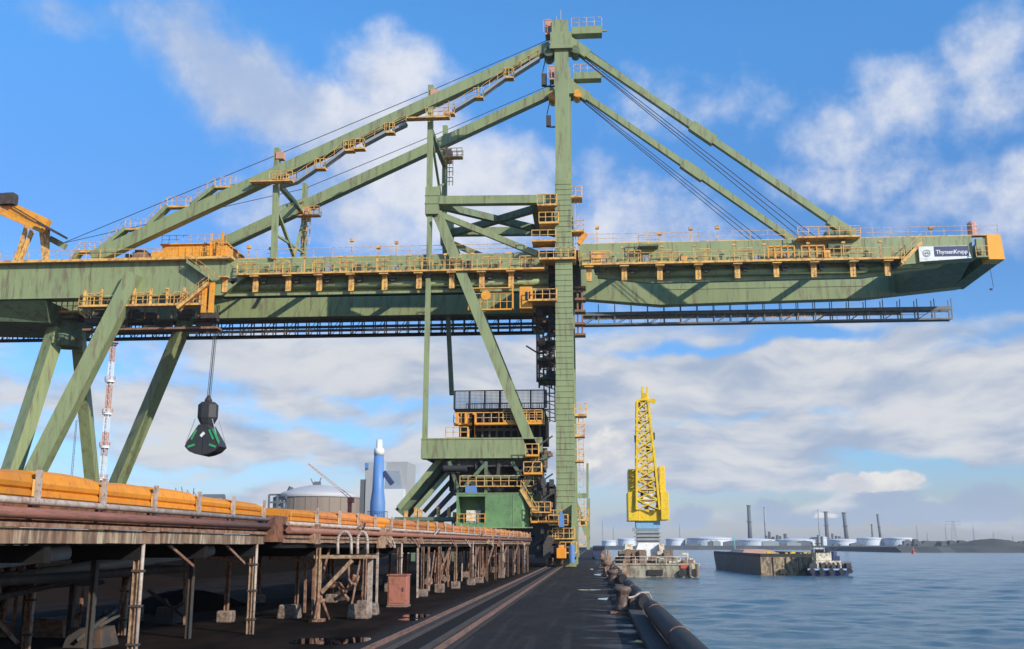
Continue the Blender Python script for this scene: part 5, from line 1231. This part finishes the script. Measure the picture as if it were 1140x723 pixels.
T_ = [(670, 686, 602, 1180, 'low white tank just right of the crane foot, behind the quay edge'), (688, 708, 600, 1250, 'pale tank mostly hidden left of the floating crane'), (742, 764, 600, 1200, 'white tank right behind the floating crane pontoon'),
      (767, 818, 599, 1180, 'wide white tank, first large one right of the floating crane'), (820, 867, 601, 1180, 'wide low white tank at the foot of the twin left chimneys'), (868, 912, 601, 1200, 'wide white tank behind the barge middle'),
      (905, 924, 598, 1300, 'grey shaded tank between wide ones behind the wheelhouse'), (925, 957, 601, 1180, 'white tank right behind the push boat'), (958, 986, 599, 1190, 'white tank with dark pipework above it, at the slanted chimney'), (988, 1021, 599, 1180, 'last white tank before the dark spit')]
for a in T_: ftank(*a)
def chim(px, pt, D, r, lab, m, lean=0, top=None):
    x = sc(px, D); h_ = P(px, pt, D).z
    t = empty('chimney', (x, D, 1.2), lab, 'chimney', 'chimneys on the far shore')
    b = MB(); b.hull([[(x+math.cos(a*math.pi/6)*q+lean*f, D+math.sin(a*math.pi/6)*q, z) for a in range(12)] for q, z, f in ((r*1.25, 1.2, 0), (r, h_*.5, .5), (r*.9, h_, 1))]); b.build('shaft', m, t, smooth=True)
    b = MB(); b.lathe((x+lean, D, h_-.6), [(r*1.25, 0), (r*1.25, .9)], 12); b.lathe((x+lean*.6, D, h_*.6), [(r*1.6, 0), (r*1.6, .6)], 12); b.build('collar', m, t)
chim(835.5, 563, 1320, 2.4, 'tall dark chimney farthest left, paired with a thin pale one', stackm)
chim(853, 565, 1320, 1.1, 'thin pale chimney right of the first tall dark one', greym)
chim(921.5, 570, 1320, 2.3, 'dark chimney behind the push boat wheelhouse', stackm)
chim(943.5, 571, 1340, 2.4, 'dark chimney with kinked top right of the push boat', stackm, -2)
chim(981.5, 573, 1340, 1.5, 'slightly leaning slim grey chimney above the last white tanks', stackm, -2.5)
chim(972, 584, 1340, 1.0, 'short slim stack between the kinked and leaning chimneys', stackm)
chim(913, 568, 1400, .7, 'hairline thin pole left of the dark wheelhouse chimney', greym)
rr = random.Random(12)
for k_, (px, py, lab) in enumerate(((860, 592, 'dark process column cluster behind the second wide tank'), (876, 594, 'pair of squat process towers behind the third wide tank'), (910, 593, 'dark process towers beside the hairline pole'), (933, 594, 'squat dark process towers between dark chimneys'), (970, 596, 'low tangle of process pipework above the right tanks'))):
    t = empty('process_tower', (sc(px, 1300), 1300, 1.2), lab, 'tower', 'refinery process towers on the far shore'); b = MB(); b2 = MB()
    for i in range(4):
        x = sc(px-6+4*i+rr.uniform(-1, 1), 1300); h_ = P(px, py+rr.uniform(0, 7), 1300).z; b.cyl((x, 1300, 1), (x, 1300, h_), rr.uniform(1.2, 2.4), 10); b2.box(x-3, 1301, 1, x+3.5, 1304, h_*.6)
    b.build('column', stackm, t); b2.build('pipe_rack', stackm, t)
def pylon(px, pt, D, w_, lab, nm='pylon'):
    x = sc(px, D); h_ = P(px, pt, D).z; t = empty(nm, (x, D, 1), lab, 'pylon', 'power pylons and masts on the far horizon'); b = MB(); q = w_
    for sx in (-1, 1): b.beam((x+sx*q, D, 1), (x+sx*q*.2, D, h_), .5, .5)
    n = 8
    for i in range(n): z0, z1 = 1+(h_-1)*i/n, 1+(h_-1)*(i+1)/n; f0, f1 = 1-.8*i/n, 1-.8*(i+1)/n; b.beam((x-q*f0, D, z0), (x+q*f1, D, z1), .35, .35); b.beam((x+q*f0, D, z0), (x-q*f1, D, z1), .35, .35)
    b.build('lattice', greym, t); b = MB()
    if q > 1.5:
        for f in (.97, .86): b.beam((x-q*2.2, D, h_*f), (x+q*2.2, D, h_*f), .6, .6)
    else: b.beam((x, D, h_-2), (x, D, h_+3), .35, .35); b.box(x-1, D-.5, h_*.6, x+1, D+.5, h_*.6+.6)
    b.build('cross_arm', greym, t)
pylon(1063, 580, 1200, 4, 'largest power pylon with two crossarms beyond the spit')
for px, pt, lab in ((1022, 586, 'thin mast right of the last white tank'), (1033, 594, 'short faint pylon left of the big pylon'), (1054, 587, 'thin mast directly left of the biggest pylon'), (1085, 587, 'thin tall mast left of the grassy mound'), (1107, 594, 'faint pylon above the dark mound'), (671, 581, 'thin mast right of the crane foot'), (683, 588, 'short mast left of the floating crane'), (757, 585, 'thin mast right of the floating crane'), (1128, 597, 'faint low pylon near the right edge of the picture')):
    pylon(px, pt, 1400, 1.2, lab)
# distant wooded / built-up strip right
b = MB(); rr = random.Random(6)
for i in range(90):
    px = rr.uniform(1000, 1180); D = rr.uniform(1000, 1500); x = sc(px, D); h_ = rr.uniform(2.5, 8)*(1 if px > 1020 else .6); s_ = rr.uniform(3, 12); b.hull([[(x-s_, D, .5), (x+s_, D, .5), (x+s_, D+12, .5), (x-s_, D+12, .5)], [(x-s_*.6, D+3, h_), (x+s_*.5, D+3, h_*.9), (x+s_*.5, D+9, h_), (x-s_*.6, D+9, h_)]])
b.build('far_treeline', farrock, kind='stuff', label='dark far treeline and low heaps along the horizon at the right', cat='treeline')
# small marker boats / buoy
p = G(1017, 616.5, -2.5)
t = empty('channel_buoy', p, 'small red channel buoy floating off the end of the dark spit', 'buoy')
MB().lathe((p.x, p.y, -2.9), [(1.2, 0), (1.25, .9), (.9, 1.1)], 16).build('float', redp, t, smooth=True)
MB().lathe((p.x, p.y, -1.8), [(.8, 0), (.35, 1.6), (.1, 2.6)], 12).build('tower', redp, t, smooth=True)
# dark blue thing on quay far right of crane foot
t = empty('parked_van', (P(667, 607, 165).x, 165, 0), 'dark blue van parked at the far end of the quay right of the crane', 'van')
x = P(667, 607, 165).x; b = MB(); b.prismX([(165, .4), (165, 1.5), (165.3, 2.1), (168.6, 2.1), (169.3, 1.3), (170, 1.2), (170, .4)], x-1, x+1); b.build('body', navy, t, bevel=.05)
MB().box(x-.85, 164.95, 1.35, x+.85, 164.99, 1.95).build_each('window', windowm, t)
b = MB()
for yy in (165.9, 169): b.cyl((x-1.05, yy, .38), (x-.8, yy, .38), .37, 14); b.cyl((x+.8, yy, .38), (x+1.05, yy, .38), .37, 14)
b.build_each('wheel', rubber, t)

for i in range(16):
    px = rr.uniform(770, 1015); D_ = 1150+rr.uniform(-20, 20); x = sc(px, D_); h_ = rr.uniform(3, 6.5); w_ = rr.uniform(3, 9)
    o = MB(); o.box(x-w_, D_-12, 1.3, x+w_, D_-5, h_); o.prismY([(x-w_, h_+.01), (x+w_, h_+.01), (x, h_+1.6)], D_-12, D_-5)
    o.build('waterfront_shed', stackm if i % 3 else greym, label='small dim shed on the far bank in front of the white tanks', cat='shed', group='sheds on the far bank')
# ------------------------------------------------------------------ sky, sun
SUN_AZ, SUN_EL = 50., 27.   # sun behind the viewer, to the right
W = bpy.data.worlds.new('World'); S.world = W; W.use_nodes = True; t = NT(W.node_tree)
W.cycles.sampling_method = 'MANUAL'; W.cycles.sample_map_resolution = 256
bg = t.n['Background']; bg.inputs['Strength'].default_value = .1
sky = t.new('ShaderNodeTexSky'); sky.sky_type = 'NISHITA'; sky.sun_disc = False; sky.sun_elevation = rad(SUN_EL); sky.sun_rotation = rad(180-SUN_AZ)
sky.air_density = 1.; sky.dust_density = .6; sky.ozone_density = 2.
d = t.new('ShaderNodeTexCoord').outputs['Generated']
nrm = t.new('ShaderNodeVectorMath', operation='NORMALIZE'); t.l.new(d, nrm.inputs[0])
sp = t.new('ShaderNodeSeparateXYZ'); t.l.new(nrm.outputs[0], sp.inputs[0])
az = t.m('ARCTAN2', sp.outputs[0], sp.outputs[1]); el = t.m('ARCSINE', sp.outputs[2])
cmb = t.new('ShaderNodeCombineXYZ'); t.l.new(az, cmb.inputs[0]); t.l.new(el, cmb.inputs[1]); ae = cmb.outputs[0]
def warp(v, sc_, amt):
    n = t.new('ShaderNodeTexNoise'); n.inputs['Scale'].default_value = sc_; n.inputs['Detail'].default_value = 4; t.l.new(v, n.inputs['Vector'])
    s_ = t.new('ShaderNodeVectorMath', operation='SUBTRACT'); t.l.new(n.outputs['Color'], s_.inputs[0]); s_.inputs[1].default_value = (.5, .5, .5)
    k_ = t.new('ShaderNodeVectorMath', operation='SCALE'); t.l.new(s_.outputs[0], k_.inputs[0]); k_.inputs['Scale'].default_value = amt
    a = t.new('ShaderNodeVectorMath', operation='ADD'); t.l.new(v, a.inputs[0]); t.l.new(k_.outputs[0], a.inputs[1]); return a.outputs[0]
wv_ = warp(ae, 7, .10)
def blob(px, py, rx, ry, ang=0., amp=1., v=wv_, soft=1.):
    a0, e0 = azel(px, py); ra = rx/1176.; re = ry/1176.
    s_ = t.new('ShaderNodeVectorMath', operation='SUBTRACT'); t.l.new(v, s_.inputs[0]); s_.inputs[1].default_value = (a0, e0, 0)
    mp = t.new('ShaderNodeMapping'); mp.vector_type = 'TEXTURE'; mp.inputs['Rotation'].default_value = (0, 0, rad(ang)); mp.inputs['Scale'].default_value = (ra, re, 1); t.l.new(s_.outputs[0], mp.inputs[0])
    l = t.new('ShaderNodeVectorMath', operation='LENGTH'); t.l.new(mp.outputs[0], l.inputs[0])
    return t.ss(l.outputs['Value'], 0., 1.5*soft, amp, 0.)
def mx(lst):
    r = lst[0]
    for q in lst[1:]: r = t.m('MAXIMUM', r, q)
    return r
# soft big clouds (angles positive = rising to the right)
n1 = t.noise(ae, 6.5, 10, .6); n1b = t.noise(t.scalev(ae, (1, 1.25, 1)), 20, 8, .6); n0 = t.noise(ae, 3., 3, .5)
A = mx([blob(300, 95, 210, 70, -14), blob(440, 80, 90, 60, 0, .85), blob(430, 165, 200, 100, -18, 1.), blob(535, 215, 115, 90, -20, 1.15), blob(390, 235, 170, 60, -10, .85), blob(215, 20, 100, 36, 0, .62), blob(80, 25, 90, 36, -10, .5), blob(715, 255, 140, 90, -20, .75), blob(770, 110, 150, 55, 5, .48), blob(800, 290, 200, 70, 0, .5)])
B = mx([blob(1085, 60, 62, 105, -28, .8), blob(1010, 115, 100, 60, 10, .72), blob(1100, 130, 80, 60, 20, .72), blob(945, 140, 80, 50, -20, .62), blob(980, 185, 80, 50, 0, .55), blob(930, 190, 90, 45, 0, .55), blob(1150, 235, 70, 65, 0, .85), blob(1050, 220, 120, 50, 0, .5), blob(860, 100, 60, 35, 0, .35)])
cov = t.m('MAXIMUM', A, B)
na = t.m('ADD', t.m('MULTIPLY', t.m('SUBTRACT', n1, .5), 1.25), t.m('MULTIPLY', t.m('SUBTRACT', n1b, .5), .45))
nf = t.noise(ae, 46, 6, .65); na = t.m('ADD', na, t.m('MULTIPLY', t.m('SUBTRACT', nf, .5), .32))
dA = t.ss(t.m('ADD', cov, na), .2, .88)
dA = t.m('MULTIPLY', dA, .88)
# stratocumulus deck low in the sky
vw = warp(ae, 4, .10)
n2 = t.noise(t.scalev(vw, (1, 2.6, 1)), 5.2, 10, .58); n2b = t.noise(t.scalev(vw, (1, 3.4, 1)), 11, 8, .55)
deck = t.m('MULTIPLY', t.ss(el, azel(570, 395)[1], azel(570, 325)[1], 1., 0.), t.ss(el, .0, .05, .5, 1.))
hole = mx([blob(250, 350, 300, 30, 0, .95), blob(100, 395, 110, 36, 0, .6), blob(340, 472, 150, 16, -6, .25), blob(900, 375, 90, 14, 4, .8), blob(760, 390, 120, 12, 0, .5), blob(1070, 385, 150, 18, 0, .35), blob(650, 560, 70, 40, 0, .5), blob(330, 530, 360, 20, 0, .5), blob(830, 552, 150, 13, 0, .85), blob(1080, 525, 150, 24, 0, .9), blob(900, 598, 600, 14, 0, .7), blob(1120, 335, 110, 26, 0, .5), blob(60, 460, 90, 16, 0, .3), blob(420, 445, 120, 12, -4, .45), blob(180, 505, 140, 12, 0, .4), blob(800, 470, 160, 8, 3, .35)])
fill = mx([blob(880, 440, 430, 95, 0, .42), blob(500, 415, 340, 60, 0, .4), blob(270, 400, 150, 36, 0, .45), blob(430, 500, 330, 30, 0, .35), blob(980, 570, 330, 26, 0, .3), blob(740, 575, 90, 22, 0, .3), blob(800, 500, 400, 40, 0, .5)])
c2 = t.m('ADD', t.m('SUBTRACT', t.m('MULTIPLY', deck, .62), t.m('MULTIPLY', hole, 1.0)), fill)
dB = t.ss(t.m('ADD', c2, t.m('ADD', t.m('MULTIPLY', t.m('SUBTRACT', n2, .5), 2.), t.m('MULTIPLY', t.m('SUBTRACT', nf, .5), .3))), .25, .78)
dB = t.m('MULTIPLY', dB, deck)
# crisp little cumulus
wc = warp(warp(ae, 34, .016), 90, .009)
wd_ = warp(warp(ae, 30, .008), 100, .007)
Cc = mx([blob(970, 541, 72, 8, 0, 1.1, wd_), blob(1008, 534, 26, 12, 0, 1.15, wd_), blob(938, 534, 22, 10, 0, 1.05, wd_), blob(968, 533, 26, 9, 0, 1.05, wd_), blob(676, 498, 38, 26, 0, .95, wc), blob(655, 512, 34, 20, 0, .85, wc), blob(918, 572, 16, 5, 0, .9, wc)])
Cs = mx([blob(270, 410, 80, 24, 0, .75, wc), blob(350, 425, 110, 22, 0, .7, wc), blob(580, 345, 80, 14, 0, .5, wc), blob(60, 470, 70, 16, 0, .6, wc)])
nb_ = t.m('MULTIPLY', t.m('SUBTRACT', n1b, .5), .9)
dC = t.ss(t.m('ADD', Cc, nb_), .34, .72); dS = t.m('MULTIPLY', t.ss(t.m('ADD', Cs, nb_), .25, .8), .75)
Dc = mx([blob(1050, 570, 150, 17, 0, 1., wc), blob(1110, 556, 44, 26, 0, 1., wc), blob(1085, 560, 24, 22, 0, 1., wc), blob(770, 577, 34, 19, 0, .95, wc), blob(700, 582, 55, 14, 0, .9, wc), blob(905, 578, 90, 14, 0, .9, wc), blob(860, 565, 34, 13, 0, .8, wc), blob(990, 556, 60, 16, 0, .85, wc)])
dD = t.m('MULTIPLY', t.ss(t.m('ADD', Dc, nb_), .34, .72), t.ss(el, azel(900, 592)[1], azel(900, 584)[1], .15, .9))
# colours: radiance relative to strength 0.1
def cc(r, g, b, k=10.): return (r*k, g*k, b*k)
tint = t.mix(t.ss(el, azel(570, 590)[1], azel(570, 470)[1]), (.90, .97, 1.32), (.74, 1.20, 1.74))
tint = t.mix(t.ss(el, azel(570, 300)[1], azel(570, 10)[1]), tint, (.86, 1.78, 2.45))
skyc = t.new('ShaderNodeVectorMath', operation='MULTIPLY'); t.l.new(sky.outputs[0], skyc.inputs[0]); t.l.new(tint, skyc.inputs[1])
shA = t.ss(t.m('ADD', t.m('MULTIPLY', n1b, .45), t.m('ADD', t.m('MULTIPLY', n1, .8), t.m('MULTIPLY', t.ss(az, azel(180, 100)[0], azel(560, 200)[0]), .25))), .58, .95)
colA = t.mix(shA, cc(.45, .54, .73), cc(.84, .85, .89))
shB = t.ss(t.m('ADD', t.m('MULTIPLY', n2b, 1.), t.m('MULTIPLY', n2, .4)), .50, .86)
colB = t.mix(shB, cc(.38, .47, .63), cc(.70, .72, .76))
sund = t.ss(n1b, .4, .6)
out = t.mix(dA, skyc.outputs[0], colA); out = t.mix(dB, out, colB); out = t.mix(dS, out, cc(.68, .70, .76)); out = t.mix(dD, out, cc(.36, .46, .62)); out = t.mix(dC, out, t.mix(sund, cc(.62, .64, .70), cc(.84, .83, .80)))
t.l.new(out, bg.inputs['Color'])
su = bpy.data.lights.new('sun', 'SUN'); su.energy = 4.9; su.angle = rad(.5); su.color = (1, .93, .82)
so = bpy.data.objects.new('sun', su); COL.objects.link(so); so.location = (60, -60, 80)
ds = Vector((math.sin(rad(SUN_AZ))*math.cos(rad(SUN_EL)), -math.cos(rad(SUN_AZ))*math.cos(rad(SUN_EL)), math.sin(rad(SUN_EL))))
so.rotation_euler = ds.to_track_quat('Z', 'Y').to_euler()
S.view_settings.view_transform = 'Standard'; S.view_settings.look = 'None'; S.view_settings.gamma = 1; S.view_settings.exposure = 0.
S.render.engine = 'CYCLES'

hz_ = MB().box(-4700, -300, -8, 4700, 4700, 75).build('haze', bpy.data.materials.new('thin_sea_haze'), kind='stuff')
hm = hz_.data.materials[0]; hm.use_nodes = True; hn = hm.node_tree; hn.nodes.clear()
ho = hn.nodes.new('ShaderNodeOutputMaterial'); pv = hn.nodes.new('ShaderNodeVolumePrincipled'); pv.inputs['Color'].default_value = (.92, .94, 1, 1); pv.inputs['Density'].default_value = .00011
hn.links.new(pv.outputs[0], ho.inputs['Volume'])
